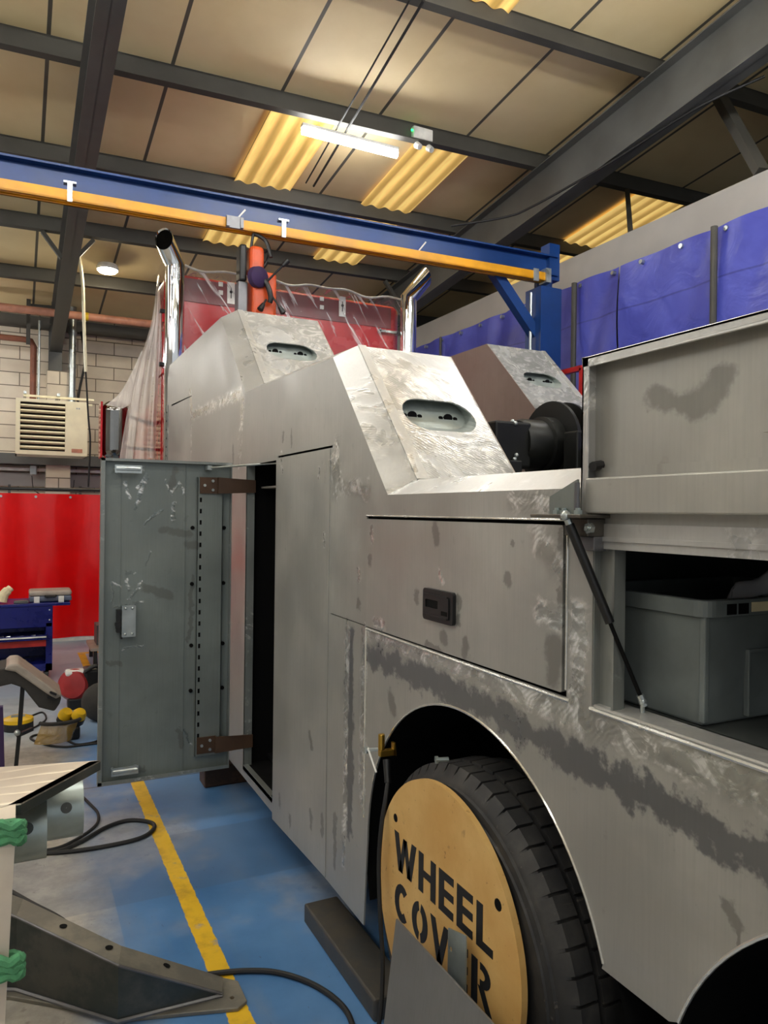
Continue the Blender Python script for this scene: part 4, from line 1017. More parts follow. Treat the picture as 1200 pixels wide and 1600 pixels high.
MB().add([(WX - 0.04, WYY - .27, WZ - .02), (WX + 0.21, WYY - .27, WZ + .0), (WX + 0.21, WYY - .27, WZ - .25), (WX + 0.02, WYY - .27, WZ - .25), (WX - 0.04, WYY - .4, WZ - .06), (WX + 0.21, WYY - .4, WZ - .04), (WX + 0.21, WYY - .4, WZ - .25), (WX + 0.02, WYY - .4, WZ - .25)],
         [(0, 1, 2, 3), (4, 5, 6, 7), (0, 1, 5, 4), (1, 2, 6, 5), (2, 3, 7, 6), (3, 0, 4, 7)]).build('roller_bracket', 'castiron', w)
MB().cyl((WX + .14, WYY + .12, WZ + .08), (mir(WX), WYY + .12, WZ + .08), .025, n=12).build('tie_bar', 'castiron', w)
bb = MB()
for (x, y, z) in ((WX - .3, WYY - .1, WZ + .09), (WX - .26, WYY - .02, WZ + .11), (WX - .3, WYY - .11, WZ - .07), (WX - .31, WYY - .11, WZ - .09), (WX - .38, WYY - .165, WZ - .16), (WX - .02, WYY - .17, WZ - .2)):
    bb.ball((x, y, z), .012, 6)
bb.cyl((WX - .02, WYY - .18, WZ - .2), (WX - .06, WYY - .2, WZ - .3), .006, n=8)
bb.build('hose_fitting', 'zinc', w, smooth=True)
hl = MB()
for z in (WZ - .03, WZ - .11): hl.cyl((WX - .04, WYY - .303, z + .06), (WX - .04, WYY - .299, z + .06), .014, n=12)
hl.build('frame_hole', 'void', w)
MB().box(WX - .45, mir(WX) + .4, WYY - .3, WYY + .3, 1.57, 1.68).build('winch_bed', 'castiron', w)

# ------------------------------------------------------------------ plastic film over the cab
t = thing('plastic_film', 'clear plastic film draped over the red cab and its mirror', 'plastic sheet', (1.2, 6.78, 2.1))
def film_back(a, b):
    x = 1.22 + 2.3 * a; z = 3.925 - .95 * b
    return (x, CY0 - .06 - .02 * math.sin(a * 31 + b * 4) * b - .03 * b, z - .03 * math.sin(a * math.pi * 3) ** 2 * (1 - b) - .02 * math.sin(a * 17) * b)
MB().grid(film_back, 60, 14).build('back_sheet', 'film', t, smooth=True, angle=180)
MB().grid(lambda a, b: (1.13 + 2.48 * a, CY0 - .06 + .5 * b, 3.925 + .012 * math.sin(a * 40 + b * 8) - .03 * math.sin(a * math.pi * 3) ** 2 * (1 - b)), 40, 10).build('roof_sheet', 'film', t, smooth=True, angle=180)
MB().tube([(1.15 + 2.4 * k / 40, CY0 - .065, 3.93 + .012 * math.sin(k * .9) - .03 * math.sin(k / 40 * math.pi * 3) ** 2) for k in range(41)], .011, 6).build('top_fold', 'white', t, smooth=True)
edge = [(248, 428), (252, 500), (250, 560), (246, 640), (243, 715)]
outr = [(246, 432), (236, 500), (216, 565), (196, 640), (182, 720)]
ec = curve_pts([on_y(px_, py_, 6.86) for px_, py_ in edge], 8); oc = curve_pts([on_y(px_, py_, 7.15) for px_, py_ in outr], 8)
def film_side(a, b):
    i = min(int(a * (len(ec) - 1)), len(ec) - 2); f = a * (len(ec) - 1) - i
    p = ec[i].lerp(ec[i + 1], f); q = oc[i].lerp(oc[i + 1], f); r = p.lerp(q, b)
    r.y += .05 * math.sin(b * 21 + a * 3) * a; r.x -= .02 * math.sin(b * 17) * a
    return tuple(r)
MB().grid(film_side, 40, 30).build('side_sheet', 'filmside', t, smooth=True, angle=180)
o2 = curve_pts([on_y(px_, py_, 7.18) for px_, py_ in ((222, 545), (206, 580), (188, 612), (165, 632))], 6); o3 = curve_pts([on_y(px_, py_, 7.12) for px_, py_ in ((224, 560), (212, 600), (204, 628), (192, 637))], 6)
MB().grid(lambda a, b: tuple(o2[min(int(a * 18), 18)].lerp(o3[min(int(a * 18), 18)], b)), 18, 4).build('mirror_flap', 'filmside', t, smooth=True, angle=180)

# ------------------------------------------------------------------ wheel cover with its stencilled words
XD = 1.085; DYc, DZc, DR = 1.80, .556, .385
def spot(px, py): p = on_x(px, py, XD); return p.y, p.z
t = thing('wheel_cover', 'round plywood wheel cover stencilled in black in front of the tyre', 'wheel cover', (XD, DYc, DZc - DR))
h1 = spot(618, 1277); h2 = spot(778, 1413)
disc = arc(DYc, DZc, DR, 0, 360, 96)[:-1]
MB().plate([disc, arc(h1[0], h1[1], .014, 0, 360, 14)[:-1], arc(h2[0], h2[1], .016, 0, 360, 14)[:-1]], (XD, 0, 0), (0, 1, 0), (0, 0, 1), (.018, 0, 0)).build('board', 'mdf', t)
M['ink'] = plain('stencil_ink', '#17181a', .55)
for hh, rr in ((h1, .0125), (h2, .0145)):
    MB().cyl((XD - .0005, hh[0], hh[1]), (XD + .017, hh[0], hh[1]), rr, n=14).build('bolt_hole', 'void', t)  # near-black plugs added inside the holes to stand for their shade
letters = MB()
def U(u, v, y0, z0): return (y0 - u, z0 + v)       # reading direction runs towards the rear of the truck
def poly(pts, y0, z0):
    letters.plate([[U(a, b, y0, z0) for a, b in pts]], (XD - .0012, 0, 0), (0, 1, 0), (0, 0, 1), (.0012, 0, 0))
def stroke(u0, v0, u1, v1, w, y0, z0):
    poly([(u0 - w / 2, v0), (u0 + w / 2, v0), (u1 + w / 2, v1), (u1 - w / 2, v1)], y0, z0)
def rect(u0, u1, v0, v1, y0, z0): poly([(u0, v0), (u1, v0), (u1, v1), (u0, v1)], y0, z0)
HT, SW = .116, .0285
def row(z0, y_start, word, h):
    y = y_start
    for ch in word:
        if ch == 'W':
            w = .138
            stroke(.012, h, .042, 0, SW, y, z0); stroke(.069, h * .95, .042, 0, SW * .8, y, z0); stroke(.069, h * .95, .098, 0, SW * .8, y, z0); stroke(.126, h, .098, 0, SW, y, z0)
        elif ch == 'H':
            w = .10
            rect(0, SW, 0, h, y, z0); rect(w - SW, w, 0, h, y, z0); rect(SW, w - SW, h * .42, h * .6, y, z0)
        elif ch == 'E':
            w = .078
            rect(0, SW, 0, h, y, z0)
            for a, b in ((0, .19), (.41, .59), (.81, 1.0)): rect(SW, w, h * a, h * b, y, z0)
        elif ch == 'L':
            w = .075
            rect(0, SW, 0, h, y, z0); rect(SW, w, 0, h * .19, y, z0)
        elif ch in 'CO':
            w = .095; ro, ri = w / 2, w / 2 - SW; ky = .5 * h
            def ring(a0, a1):
                n = 14; o = []; i_ = []
                for k in range(n + 1):
                    a = math.radians(a0 + (a1 - a0) * k / n); c, s_ = math.cos(a), math.sin(a)
                    o.append((w / 2 + ro * c, ky + h / 2 * s_)); i_.append((w / 2 + ri * c, ky + (h / 2 - SW * .9) * s_))
                poly(o + i_[::-1], y, z0)
            if ch == 'C': ring(48, 312)
            else: ring(-80, 80); ring(100, 260)
        elif ch == 'V':
            w = .10
            stroke(.012, h, .05, 0, SW, y, z0); stroke(w - .012, h, .05, 0, SW, y, z0)
        elif ch == 'R':
            w = .09
            rect(0, SW, 0, h, y, z0)
            n = 10; o = [(SW + .012, h)] + [(w * .55 + w * .42 * math.cos(math.radians(a)), h * .73 + h * .27 * math.sin(math.radians(a))) for a in range(90, -91, -18)] + [(SW + .012, h * .46)]
            i_ = [(SW + .012, h * .62)] + [(w * .5 + w * .2 * math.cos(math.radians(a)), h * .73 + h * .11 * math.sin(math.radians(a))) for a in range(-90, 91, 18)] + [(SW + .012, h * .84)]
            poly(o + i_, y, z0); stroke(w * .5, h * .46, w * .9, 0, SW, y, z0)
        y -= w + .018
row(.594, 2.075, 'WHEEL', HT)
row(.442, 2.07, 'COVER', HT)
letters.build('stencil_letters', 'ink', t)

# loose sheets leaning on the cover
mb = MB()
a = [(1.0, 1.889, .54), (.935, 1.889, .0), (.935, .9, .0), (1.0, 1.15, .54)]
n_ = Vector((-.006, 0, .0007))
mb.add([Vector(p) for p in a] + [Vector(p) + n_ for p in a], [(0, 1, 2, 3), (4, 7, 6, 5), (0, 4, 5, 1), (1, 5, 6, 2), (2, 6, 7, 3), (3, 7, 4, 0)])
tag(mb.build('steel_sheet', 'greysheet'), 'plain grey steel sheet leaning on the stencilled wheel cover', 'metal sheet')
sq = [on_x(*p, 1.05) for p in ((700, 1449), (728, 1462), (724, 1545), (693, 1525))]
mb = MB(); hz = on_x(704, 1482, 1.05)
mb.plate([[(p.y, p.z) for p in sq[:2]] + [(sq[1].y, .22), (sq[0].y, .22)], arc(hz.y, hz.z, .007, 0, 360, 10)[:-1]], (1.05, 0, 0), (0, 1, 0), (0, 0, 1), (.004, 0, 0))
tag(mb.build('steel_tab', 'galv'), 'small bright metal strip with a hole standing behind the leaning sheet', 'metal strip')

# earth clamp on the arch edge with its cable
t = thing('earth_clamp', 'brass welding earth clamp gripping the wheel arch edge', 'clamp', (1.1, 2.33, .9))
c0 = on_x(596, 1165, XS - .03)
MB().cyl((c0.x, c0.y, c0.z - .012), (c0.x, c0.y, c0.z + .042), .0115, n=12).box(c0.x - .01, c0.x + .05, c0.y - .012, c0.y + .008, c0.z - .034, c0.z - .012).box(c0.x + .04, c0.x + .05, c0.y - .012, c0.y + .008, c0.z - .034, c0.z + .01).build('clamp_body', 'brass', t, bevel=.003)
s0 = on_x(572, 1171, XS - .05)
MB().cyl(s0, (c0.x, c0.y, c0.z - .01), .0065, n=10).cyl((s0.x, s0.y, s0.z - .01), (s0.x, s0.y, s0.z + .01), .009, n=10).build('clamp_screw', 'zinc', t)
q0 = on_x(575, 1168, XS - .05); q1 = on_x(588, 1206, XS - .05)
MB().cyl(q0, q1, .0035, n=8).build('tommy_bar', 'white', t)
b0 = on_x(604, 1186, XS - .04); b1 = on_x(606, 1222, XS - .05)
MB().cyl(b0, b1, .013, .011, n=12).build('cable_boot', 'black', t, smooth=True)
cp = [b1] + [on_x(px_, py_, x) for px_, py_, x in ((602, 1250, 1.08), (596, 1290, 1.065), (592, 1350, 1.06), (594, 1430, 1.055), (598, 1510, 1.05), (592, 1600, 1.02))]
MB().tube(curve_pts(cp + [Vector((.98, 2.05, .012)), Vector((.8, 2.0, .008))]), .0075, 8).build('earth_cable', 'rubber', t, smooth=True)

# crate with cloth in the rear locker
def crate():
    t = thing('storage_crate', 'grey plastic storage crate standing in the open rear locker', 'crate', (1.6, 1.0, 1.286))
    x0, x1, y0, y1, z0, z1 = 1.255, 1.85, .64, 1.40, 1.286, 1.545
    y1 = 1.42; y0 = 1.05
    y0, y1 = 1.05, 1.45
    mb = MB(); d = .012
    B = [(x0 + d, y0 + d), (x1 - d, y0 + d), (x1 - d, y1 - d), (x0 + d, y1 - d)]; Tt = [(x0, y0), (x1, y0), (x1, y1), (x0, y1)]
    vs = [(x, y, z0) for x, y in B] + [(x, y, z1 - .03) for x, y in Tt] + [(x + (.012 if x < 1.5 else -.012), y + (.012 if y < 1.2 else -.012), z1 - .03) for x, y in Tt] + [(x + (.012 if x < 1.5 else -.012), y + (.012 if y < 1.2 else -.012), z0 + .012) for x, y in B]
    fs = [(0, 1, 2, 3), (12, 15, 14, 13)]
    for j in range(3): fs += [(4 * j + k, 4 * j + (k + 1) % 4, 4 * j + 4 + (k + 1) % 4, 4 * j + 4 + k) for k in range(4)]
    mb.add(vs, fs); mb.build('tub', 'crate', t, bevel=.012)
    rim = MB().plate([rrect(x0 - .012, x1 + .012, y0 - .012, y1 + .012, .03), rrect(x0 + .01, x1 - .01, y0 + .01, y1 - .01, .02)], (0, 0, z1 - .032), (1, 0, 0), (0, 1, 0), (0, 0, .034)); rim.build('rim', 'crate', t, bevel=.005)
    MB().box(x0 - .002, x0 + .012, y0 - .003, y0 + .012, z0 + .01, z1 - .03).build('corner_rib', 'crate', t, bevel=.003)
    MB().box(x0 + .13, x0 + .135, y0 - .004, y0 + .01, z0 + .01, z0 + .15).box(x0 + .215, x0 + .22, y0 - .004, y0 + .01, z0 + .01, z0 + .15).box(x0 + .13, x0 + .22, y0 - .004, y0 + .01, z0 + .145, z0 + .152).build('moulded_frame', 'crate', t, bevel=.003)
    MB().box(x0 + .05, x0 + .078, y0 - .0135, y0 - .012, z1 - .028, z1 - .006).box(x0 + .085, x0 + .115, y0 - .0135, y0 - .012, z1 - .028, z1 - .006).build('handle_slot', 'void', t)
    MB().box(x0 + .125, x0 + .19, y0 - .0135, y0 - .012, z1 - .025, z1 - .005).build('rim_label', 'paper', t)
crate()
def clothf(a, b):
    p0 = on_y(1140, 940, 1.12).lerp(on_y(1215, 868, 1.10), a); q0 = on_y(1168, 940, 1.10).lerp(on_y(1260, 930, 1.08), a)
    r = p0.lerp(q0, b); r.z += .02 * math.sin(b * 9) * a + .012 * math.sin(a * 8); r.y += .02 * math.sin(b * 7 + a * 5); return tuple(r)
tag(MB().grid(clothf, 16, 16).build('cloth', 'cloth', smooth=True, angle=180), 'pale grey cloth spilling over the rim of the grey crate', 'cloth')
bpy.data.objects['cloth'].modifiers.new('thick', 'SOLIDIFY').thickness = .004

# steel box beam and block on the floor under the truck
tag(MB().box(1.09, 1.24, 2.22, 2.90, 0, .078).build('box_beam', 'rustbeam', bevel=.008), 'dark mill-scale steel box section lying on the floor beside the wheel', 'steel beam')
tag(MB().box(1.05, 1.42, 4.55, 4.7, 0, .13).build('support_block', 'rustblock', bevel=.008), 'rusty brown support block on the floor under the open door', 'block')

# ------------------------------------------------------------------ workpiece in the left foreground
t = thing('fabricated_panel', 'disc-sanded aluminium fabrication propped up at the left edge of the view', 'metal fabrication', (-.2, 2.1, .5))
zt = .985
A = on_z(157, 1187, zt); B = on_z(33, 1254, zt); Cc = on_z(-200, 1183, zt); Dd = Vector((-.75, B.y - .13, zt)); Ee = Vector((-.75, 2.5, zt))
F_ = Vector((.002, 1.93, zt - .03)); G_ = Vector((-.75, 1.9, zt - .03))
mb = MB()
loop = [A, B, Dd, Ee]
mb.plate([[(p.x, p.y) for p in loop]], (0, 0, zt - .004), (1, 0, 0), (0, 1, 0), (0, 0, .004)); mb.build('top_plate', 'swirl', t)
mb = MB(); dn = Vector((0, 0, -.028)); s_in = Vector((-.03, .0, 0))
mb.add([A, B, B + dn, A + dn, A + s_in, B + s_in, B + dn + s_in, A + dn + s_in], [(0, 1, 2, 3), (4, 5, 6, 7), (0, 1, 5, 4), (1, 2, 6, 5), (2, 3, 7, 6), (3, 0, 4, 7)])
mb.build('edge_flange', 'gusset', t)
mb = MB()
fr = [Vector((.003, B.y, zt)), Vector((.003, 1.93, .95)), Vector((-.018, 1.86, .45)), Vector((-.018, 1.86, .12))]
fl_ = [Vector((-.75, p.y - .1, p.z)) for p in fr]
th = Vector((0, .006, -.002))
vs = fr + fl_ + [p + th for p in fr] + [p + th for p in fl_]
mb.add(vs, [(i, i + 1, 5 + i, 4 + i) for i in range(3)] + [(8 + i, 12 + i, 13 + i, 9 + i) for i in range(3)] + [(i, 8 + i, 9 + i, i + 1) for i in range(3)] + [(4 + i, 5 + i, 13 + i, 12 + i) for i in range(3)])
mb.build('front_plate', 'swirl', t)
MB().box(-.72, -.1, 2.15, 2.2, 0, .93).box(-.72, -.1, 2.35, 2.4, 0, .93).build('prop_frame', 'gusset', t)
# two galvanised pipe collars under the plate
for (pl, pr_, yy) in (((55, 1270), (72, 1282), 2.32), ((80, 1255), (128, 1252), 2.5)):
    cl = on_y(*pl, yy); cr = on_y(*pr_, yy); r = .088
    cz = cr.z - .01
    mb = MB().lathe([(r, 0), (r, cr.x - (cr.x - .13)), (r - .006, .13), (r - .006, 0)], (cr.x - .13, yy, cz), (1, 0, .0), 32, closed=True)
    pc = mb.build('pipe_collar', 'galv', t, smooth=True, angle=40)
    MB().lathe([(.001, 0), (.016, 0), (.016, .004), (.001, .004)], (cr.x - .05, yy - r * .94, cz + .03), (0, -1, .3), 16).build('collar_slot', 'gusset', t)
    MB().bar((cr.x - .08, yy, cz + r), (cr.x - .12, 2.2, zt - .03), .04, .02).build('collar_bracket', 'gusset', t)
# green slings round the plate
def sling(z, y, label):
    pts = [(-.78, y + .03, z - .02), (-.77, y - .06, z), (-.76, y - .13, z + .01), (-.72, y - .135, z + .015), (-.4, y - .075, z + .02), (-.1, y - .012, z + .012), (-.01, y - .012, z), (.014, y, z - .005), (.012, y + .03, z - .02), (-.02, y + .05, z - .02), (-.3, y + .06, z - .01), (-.7, y + .05, z - .02), (-.78, y + .03, z - .02)]
    mb = MB(); pp = curve_pts(pts, 6)
    for off in (-.016, .0, .016):
        mb.tube([p + Vector((0, 0, off + .004 * math.sin(i * 1.3 + off * 90))) for i, p in enumerate(pp)], .0125, 8)
    return tag(mb.build('webbing_sling', 'strapgreen', smooth=True), label, 'sling', None)
sling(.96, 1.935, 'green webbing sling round the upper part of the sanded fabrication')
sling(.67, 1.885, 'green webbing sling round the lower part of the sanded fabrication')

# dark tapered foot on the floor
t = thing('gusset_foot', 'dark tapered steel foot with flanged base plate on the blue floor', 'steel foot', (.35, 2.65, 0))
base = [on_z(px_, py_, 0) for px_, py_ in ((15, 1562), (205, 1596), (372, 1580), (386, 1568), (372, 1537), (330, 1528), (60, 1508))]
base = [(-.35, 3.0)] + [(p.x, p.y) for p in base] + [(-.35, 3.4)]
mb = MB().plate([base, arc(.69, 2.535, .008, 0, 360, 10)[:-1]], (0, 0, 0), (1, 0, 0), (0, 1, 0), (0, 0, .014)); mb.build('base_plate', 'flange', t, bevel=.003)
wl = [(-.35, 3.08, .42), (.012, 2.9, None), (.30, 2.58, None), (.66, 2.56, .022)]
za = on_y(25, 1432, 2.9).z; zb_ = on_y(195, 1502, 2.585).z
wl[1] = (.012, 2.9, max(.2, za)); wl[2] = (.315, 2.575, max(.1, zb_))
mb = MB(); k = len(wl)
mb.add([(x, y, .014) for x, y, z in wl] + [(x, y, z) for x, y, z in wl] + [(x, y + .008, .014) for x, y, z in wl] + [(x, y + .008, z) for x, y, z in wl],
       [(i, i + 1, k + i + 1, k + i) for i in range(k - 1)] + [(2 * k + i, 3 * k + i, 3 * k + i + 1, 2 * k + i + 1) for i in range(k - 1)])
mb.build('web_plate', 'gusset', t)
mb = MB()
bw = [.11, .10, .09, .07]
mb.add([(x, y - .006, z) for x, y, z in wl] + [(x + .02, y + w_, z + .004) for (x, y, z), w_ in zip(wl, bw)] + [(x, y - .006, z + .008) for x, y, z in wl] + [(x + .02, y + w_, z + .012) for (x, y, z), w_ in zip(wl, bw)],
       [(i, i + 1, k + i + 1, k + i) for i in range(k - 1)] + [(2 * k + i, 3 * k + i, 3 * k + i + 1, 2 * k + i + 1) for i in range(k - 1)] + [(i, 2 * k + i, 2 * k + i + 1, i + 1) for i in range(k - 1)] + [(k + i, k + i + 1, 3 * k + i + 1, 3 * k + i) for i in range(k - 1)])
mb.build('top_flange', 'flange', t)
mb = MB()
mb.tube([(x, y - .004, .018) for x, y, z in wl], .008, 6).tube([(x, y - .006, z + .002) for x, y, z in wl], .005, 6)
mb.build('weld_seam', 'drumgrey', t, smooth=True)
hm = MB()
for f_ in (.45, .9, 1.45):
    i = int(f_) + 1; ff = f_ - int(f_)
    i = min(i, k - 2)
    p = Vector(wl[i]).lerp(Vector(wl[i + 1]), ff); sl = Vector(wl[i + 1]) - Vector(wl[i])
    c = p + Vector((.01, .05, .0135)); hm.lathe([(.001, .0), (.013, .0), (.013, .001), (.001, .001)], c, (-sl.z / sl.length, 0, 1), 14)
hm.build('flange_hole', 'void', t)

# cables on the floor
def floor_cable(px, r, label, zz=None, ext=()):
    pts = [on_z(a, b, r) for a, b in px]
    pts = [Vector(e) for e in ext] + pts
    return tag(MB().tube(curve_pts(pts, 8), r, 8).build('floor_cable', 'rubber', smooth=True), label, 'cable')
floor_cable(((20, 1332), (90, 1331), (160, 1322), (220, 1308), (241, 1292), (232, 1283), (200, 1281), (165, 1292), (125, 1315), (85, 1330), (20, 1338)), .011, 'black cable looped on the floor left of the yellow line')
floor_cable(((128, 1243), (140, 1255), (153, 1270), (150, 1288), (120, 1310), (80, 1326), (20, 1328)), .008, 'thin dark cable curling out from behind the pipe collars')
floor_cable(((15, 1392), (50, 1412), (85, 1430), (105, 1445), (120, 1470)), .012, 'black hose running behind the dark tapered foot')
floor_cable(((295, 1528), (330, 1521), (380, 1516), (430, 1518), (480, 1533), (520, 1557), (545, 1585), (556, 1625)), .010, 'black hose crossing the yellow line by the tapered foot')
floor_cable(((48, 1118), (66, 1112), (72, 1122), (60, 1132), (45, 1140)), .007, 'thin lead curling from the yellow puck on the floor')
floor_cable(((156, 1160), (130, 1163), (100, 1166), (70, 1162), (48, 1153), (58, 1147), (80, 1150)), .008, 'black lead lying round the yellow ear defenders')
floor_cable(((157, 1155), (140, 1160), (120, 1162), (105, 1156)), .008, 'short black lead between the ear defenders and the door')
for (a, b_, zz) in (((205, 1355), (205, 1356), 0),):
    pass

# ------------------------------------------------------------------ background left: tool cart and things on the floor
cy = 8.05
def cp_(px, py, dy=0.0): return on_y(px, py, cy + dy)
xr = cp_(82, 1000).x; zt_ = cp_(50, 942).z
t = thing('tool_cart', 'navy blue roller tool cart standing in front of the red curtain', 'tool cart', (xr - .4, cy + .25, 0))
xl = xr - .8
mb = MB().box(xl, xr, cy, cy + .5, zt_ - .24, zt_ - .03).build('cabinet_top', 'navy', t, bevel=.006)
MB().box(xl - .03, xr + .16, cy - .01, cy + .5, zt_ - .03, zt_).build('top_tray', 'navy', t, bevel=.004)
MB().box(xr - .06, xr, cy, cy + .03, .1, zt_ - .2).box(xr - .06, xr, cy + .47, cy + .5, .1, zt_ - .2).box(xl, xl + .05, cy, cy + .03, .1, zt_ - .2).box(xl, xl + .05, cy + .47, cy + .5, .1, zt_ - .2).build('corner_post', 'navy', t)
MB().box(xl, xr, cy, cy + .5, .1, .17).build('bottom_shelf', 'navy', t)
MB().box(xl + .05, xr - .05, cy + .48, cy + .49, .15, zt_ - .2).box(xr - .01, xr, cy + .02, cy + .48, .15, zt_ - .2).build('back_sheet', 'navy', t)
MB().box(xl + .05, xr - .06, cy - .12, cy + .38, zt_ - .335, zt_ - .33).box(xl + .05, xr - .06, cy - .12, cy - .113, zt_ - .345, zt_ - .30).box(xr - .067, xr - .06, cy - .12, cy + .3, zt_ - .335, zt_ - .29).build('drawer', 'navy', t)
MB().box(xl + .05, xr - .06, cy - .122, cy - .12, zt_ - .325, zt_ - .31).build('drawer_front', 'white', t)
MB().box(xl + .02, xr - .06, cy - .05, cy - .03, zt_ - .42, zt_ - .36).build('red_drawer_edge', 'redtrim', t)
rnd = random.Random(3)
for k in range(9):
    x = xr - .12 - k * .055; y = cy - .07 + rnd.uniform(-.02, .03)
    tag(MB().cyl((x - .02, y, zt_ - .316), (x + .02, y + rnd.uniform(-.03, .03), zt_ - .31), .012, n=8).build('socket_tool', 'zinc' if k % 2 else 'black', smooth=True), 'small metal tool in the open drawer of the navy cart', 'tool', 'tools in the cart drawer')
for x, y in ((xr - .05, cy + .05), (xr - .05, cy + .45), (xl + .05, cy + .05), (xl + .05, cy + .45)):
    MB().cyl((x - .015, y, .05), (x + .015, y, .05), .05, n=16).box(x - .02, x + .02, y - .02, y + .02, .06, .1).build('castor', 'black', t)
for z in (zt_ - .07, zt_ - .17): MB().ball((xr - .03, cy - .002, z), .008, 6).build('rivet', 'white', t)
# items on the cart
k0 = cp_(45, 945, .08); k1 = cp_(112, 945, .08)
t = thing('tool_case', 'pale grey moulded tool case lying on the navy cart', 'tool case', ((k0.x + k1.x) / 2, cy + .2, zt_))
MB().box(k0.x, k1.x, cy + .06, cy + .36, zt_ + .005, zt_ + .06).build('case_base', 'caseblue', t, bevel=.015)
MB().box(k0.x, k1.x, cy + .06, cy + .36, zt_ + .062, zt_ + .115).build('case_lid', 'greycase', t, bevel=.02)
MB().tube([(k0.x + .15, cy + .06, zt_ + .06), (k0.x + .16, cy + .02, zt_ + .06), (k1.x - .16, cy + .02, zt_ + .06), (k1.x - .15, cy + .06, zt_ + .06)], .012, 8).build('case_handle', 'black', t, smooth=True)
for x in (k0.x + .07, k1.x - .1):
    MB().box(x - .025, x + .025, cy + .045, cy + .062, zt_ + .0, zt_ + .06).build('case_catch', 'white', t)
gl = cp_(8, 930, .1)
tag(MB().tube(curve_pts([(gl.x - .03, cy + .1, zt_ + .02), (gl.x - .01, cy + .1, zt_ + .09), (gl.x + .05, cy + .12, zt_ + .15)]), [.05] * 8 + [.045] * 5 + [.035] * 4, 10).build('work_glove', 'paper', smooth=True), 'cream work glove standing on the navy cart', 'glove')
tag(MB().box(xl + .45, xr - .22, cy + .02, cy + .09, zt_ + .001, zt_ + .03).build('ratchet_tray', 'darksteel', bevel=.004), 'low grey tray of tools along the front of the cart top', 'tray')

# grey machine on thin black legs
my = 5.35
def mpx(px, py, dy=0.0): return on_y(px, py, my + dy)
t = thing('bench_machine', 'tilted grey hard-cased machine arm on thin black legs at the left edge', 'machine', (mpx(30, 1100).x, my, 0))
po = [mpx(*p) for p in ((-40, 1050), (10, 1036), (28, 1036), (60, 1058), (95, 1082), (92, 1092), (84, 1104), (60, 1098), (36, 1068), (18, 1062), (-40, 1075))]
mb = MB().plate([[(p.x, p.z) for p in po]], (0, my - .12, 0), (1, 0, 0), (0, 0, 1), (0, .3, 0)); mb.build('arm_casing', 'bagdark', t, bevel=.012)
pt = [mpx(*p, -.13) for p in ((6, 1046), (14, 1037), (28, 1036), (62, 1060), (98, 1086), (86, 1092), (60, 1074), (34, 1056), (24, 1049))]
MB().plate([[(p.x, p.z) for p in pt]], (0, my - .135, 0), (1, 0, 0), (0, 0, 1), (0, .33, 0)).build('arm_cover', 'greycase', t, bevel=.012)
for (a, b_) in (((78, 1080), (88, 1084)), ((74, 1087), (86, 1092))):
    MB().bar(mpx(*a, -.14), mpx(*b_, -.14), .03, .012).build('cover_slot', 'black', t)
MB().bar(mpx(36, 1064, -.05), mpx(30, 1145, -.05), .026, .026).bar(mpx(30, 1145, -.05), (mpx(24, 1190, -.05).x, my - .05, .0), .024, .024).build('leg', 'black', t)
MB().bar(mpx(28, 1148, -.05), mpx(50, 1138, .1), .022, .022).build('leg_link', 'black', t)
MB().bar(mpx(-40, 1070, .1), (mpx(-45, 1170).x, my + .1, 0), .035, .035).build('leg', 'black', t)
MB().ball(mpx(27, 1144, -.08), .02, 8).build('leg_pivot', 'zinc', t, smooth=True)
pz = mpx(2, 1104, -1.0)
tag(MB().add([(pz.x + dx_, pz.y + dy_, z_) for dy_ in (0, .04) for dx_, z_ in ((-.1, 0), (.03, 0), (.008, pz.z), (-.1, pz.z))], [(0, 1, 2, 3), (4, 5, 6, 7), (0, 1, 5, 4), (1, 2, 6, 5), (2, 3, 7, 6), (3, 0, 4, 7)]).build('purple_post', 'purple'), 'dark purple upright at the left edge in front of the machine legs', 'post')
# red motor unit
rp = on_y(121, 1068, 6.85)
t = thing('engine_cutter', 'dark red engine-driven cutter lying behind the open door', 'power tool', (rp.x, rp.y, 0))
rz = max(rp.z, .2)
MB().lathe([(.001, -.09), (.1, -.085), (.13, -.05), (.135, .03), (.11, .08), (.001, .09)], (rp.x - .02, rp.y, rz), (-.35, -.9, .15), 24).build('engine_cover', 'redmotor', t, smooth=True)
MB().box(rp.x - .1, rp.x + .06, rp.y - .06, rp.y + .06, rz + .08, rz + .13).build('fuel_cap_shroud', 'white', t, bevel=.02)
MB().box(rp.x + .04, rp.x + .2, rp.y - .09, rp.y + .1, .0, rz + .14).build('engine_block', 'black', t, bevel=.03)
MB().tube(curve_pts([(rp.x + .05, rp.y - .1, rz + .12), (rp.x + .14, rp.y - .12, rz + .17), (rp.x + .2, rp.y - .1, rz + .08)]), .018, 8).build('handle', 'black', t, smooth=True)
MB().ball((rp.x + .17, rp.y - .1, rz + .0), .022, 8).build('filler_cap', 'white', t, smooth=True)
MB().box(rp.x - .08, rp.x + .18, rp.y - .08, rp.y + .08, 0, rz - .1).build('engine_base', 'black', t, bevel=.02)
# dark bags / boots beside the door
for (px_, py_, sx, sz, lab) in ((157, 1112, .12, .2, 'dark scuffed kneeling pad leaning beside the open door'),):
    p = on_y(px_, py_, 6.35)
    mb = MB().lathe([(max(1e-4, (.155 * math.sin(math.pi * i / 10))), -.11 * math.cos(math.pi * i / 10)) for i in range(11)], (p.x, p.y, .155), (-.5, -.8, .1), 24)
    tag(mb.build('knee_pad', 'bagdark', smooth=True), lab, 'pad')
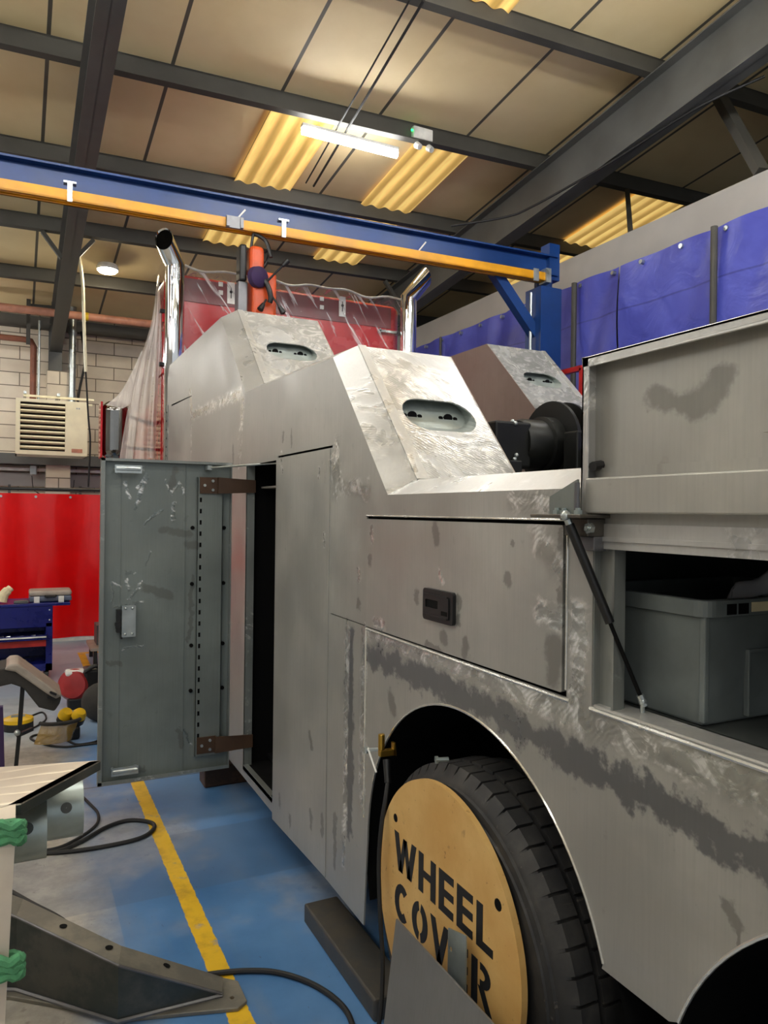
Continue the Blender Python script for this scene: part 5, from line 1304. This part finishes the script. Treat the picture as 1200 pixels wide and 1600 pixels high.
# yellow puck and ear defenders
p = on_z(28, 1138, 0)
t = thing('magnet_base', 'round yellow and black puck on the floor under the machine', 'tool', (p.x, p.y, 0))
MB().cyl((p.x, p.y, 0), (p.x, p.y, .06), .11, n=28).build('black_base', 'black', t, bevel=.008)
MB().lathe([(.001, .1), (.07, .1), (.108, .085), (.112, .06)], (p.x, p.y, 0), (0, 0, 1), 28).build('yellow_top', 'yellowplastic', t, smooth=True)
MB().box(p.x - .05, p.x + .05, p.y - .03, p.y + .03, .098, .104).build('dial_label', 'galv', t, bevel=.01)
p = on_z(98, 1158, 0)
t = thing('face_shield', 'amber face shield with yellow ear defenders lying on the floor', 'face shield', (p.x, p.y, 0))
M['amber'] = plastic_mat('amber_visor', (.75, .9), '#9a7a34', (1, 1, 1), 6)
def vis(a, b):
    an = math.radians(-70 + 140 * a); r = .12
    return (p.x - .02 + r * math.sin(an) * 1.1 - .05 * b, p.y - .02 - r * math.cos(an) * .7 - .03 * b, .01 + .13 * (1 - b) + .02)
MB().grid(vis, 20, 8).build('visor', 'amber', t, smooth=True, angle=180)
MB().tube([(p.x - .02 + .125 * math.sin(math.radians(a)) * 1.1, p.y - .02 - .125 * math.cos(math.radians(a)) * .7, .165) for a in range(-75, 76, 10)], .014, 8).build('brow_guard', 'bagdark', t, smooth=True)
for dx, dy_ in ((.02, .09), (.11, .04)):
    MB().lathe([(.001, .05), (.035, .046), (.05, .02), (.052, -.01), (.001, -.012)], (p.x + dx, p.y + dy_, .17), (.3, -.5, .8), 20).build('ear_cup', 'yellowplastic', t, smooth=True)
    MB().lathe([(.001, -.0), (.05, -.0), (.052, -.04), (.03, -.055), (.001, -.055)], (p.x + dx, p.y + dy_, .158), (.3, -.5, .8), 20).build('ear_seal', 'black', t, smooth=True)
MB().box(p.x + .03, p.x + .12, p.y - .0, p.y + .09, .0, .1).build('headgear', 'black', t, bevel=.02)
# low steel bench end beside the red curtain
b0 = on_z(140, 1030, 0); b0 = on_y(138, 1020, 8.9)
t = thing('low_platform', 'low pale platform on black feet just visible left of the open door', 'platform', (b0.x + .3, 8.9, 0))
MB().box(b0.x, b0.x + .4, 8.6, 9.2, .16, .19).build('platform_top', 'greycase', t)
for dx in (.03, .33):
    for y in (8.62, 9.14): MB().box(b0.x + dx, b0.x + dx + .04, y, y + .04, 0, .16).build('foot', 'black', t)
g0_ = on_y(151, 985, 8.8)
tag(MB().box(g0_.x, g0_.x + .25, 8.8, 9.1, .19, g0_.z + .06).build('grey_box', 'darksteel', bevel=.004), 'grey metal box standing on the low platform', 'box')
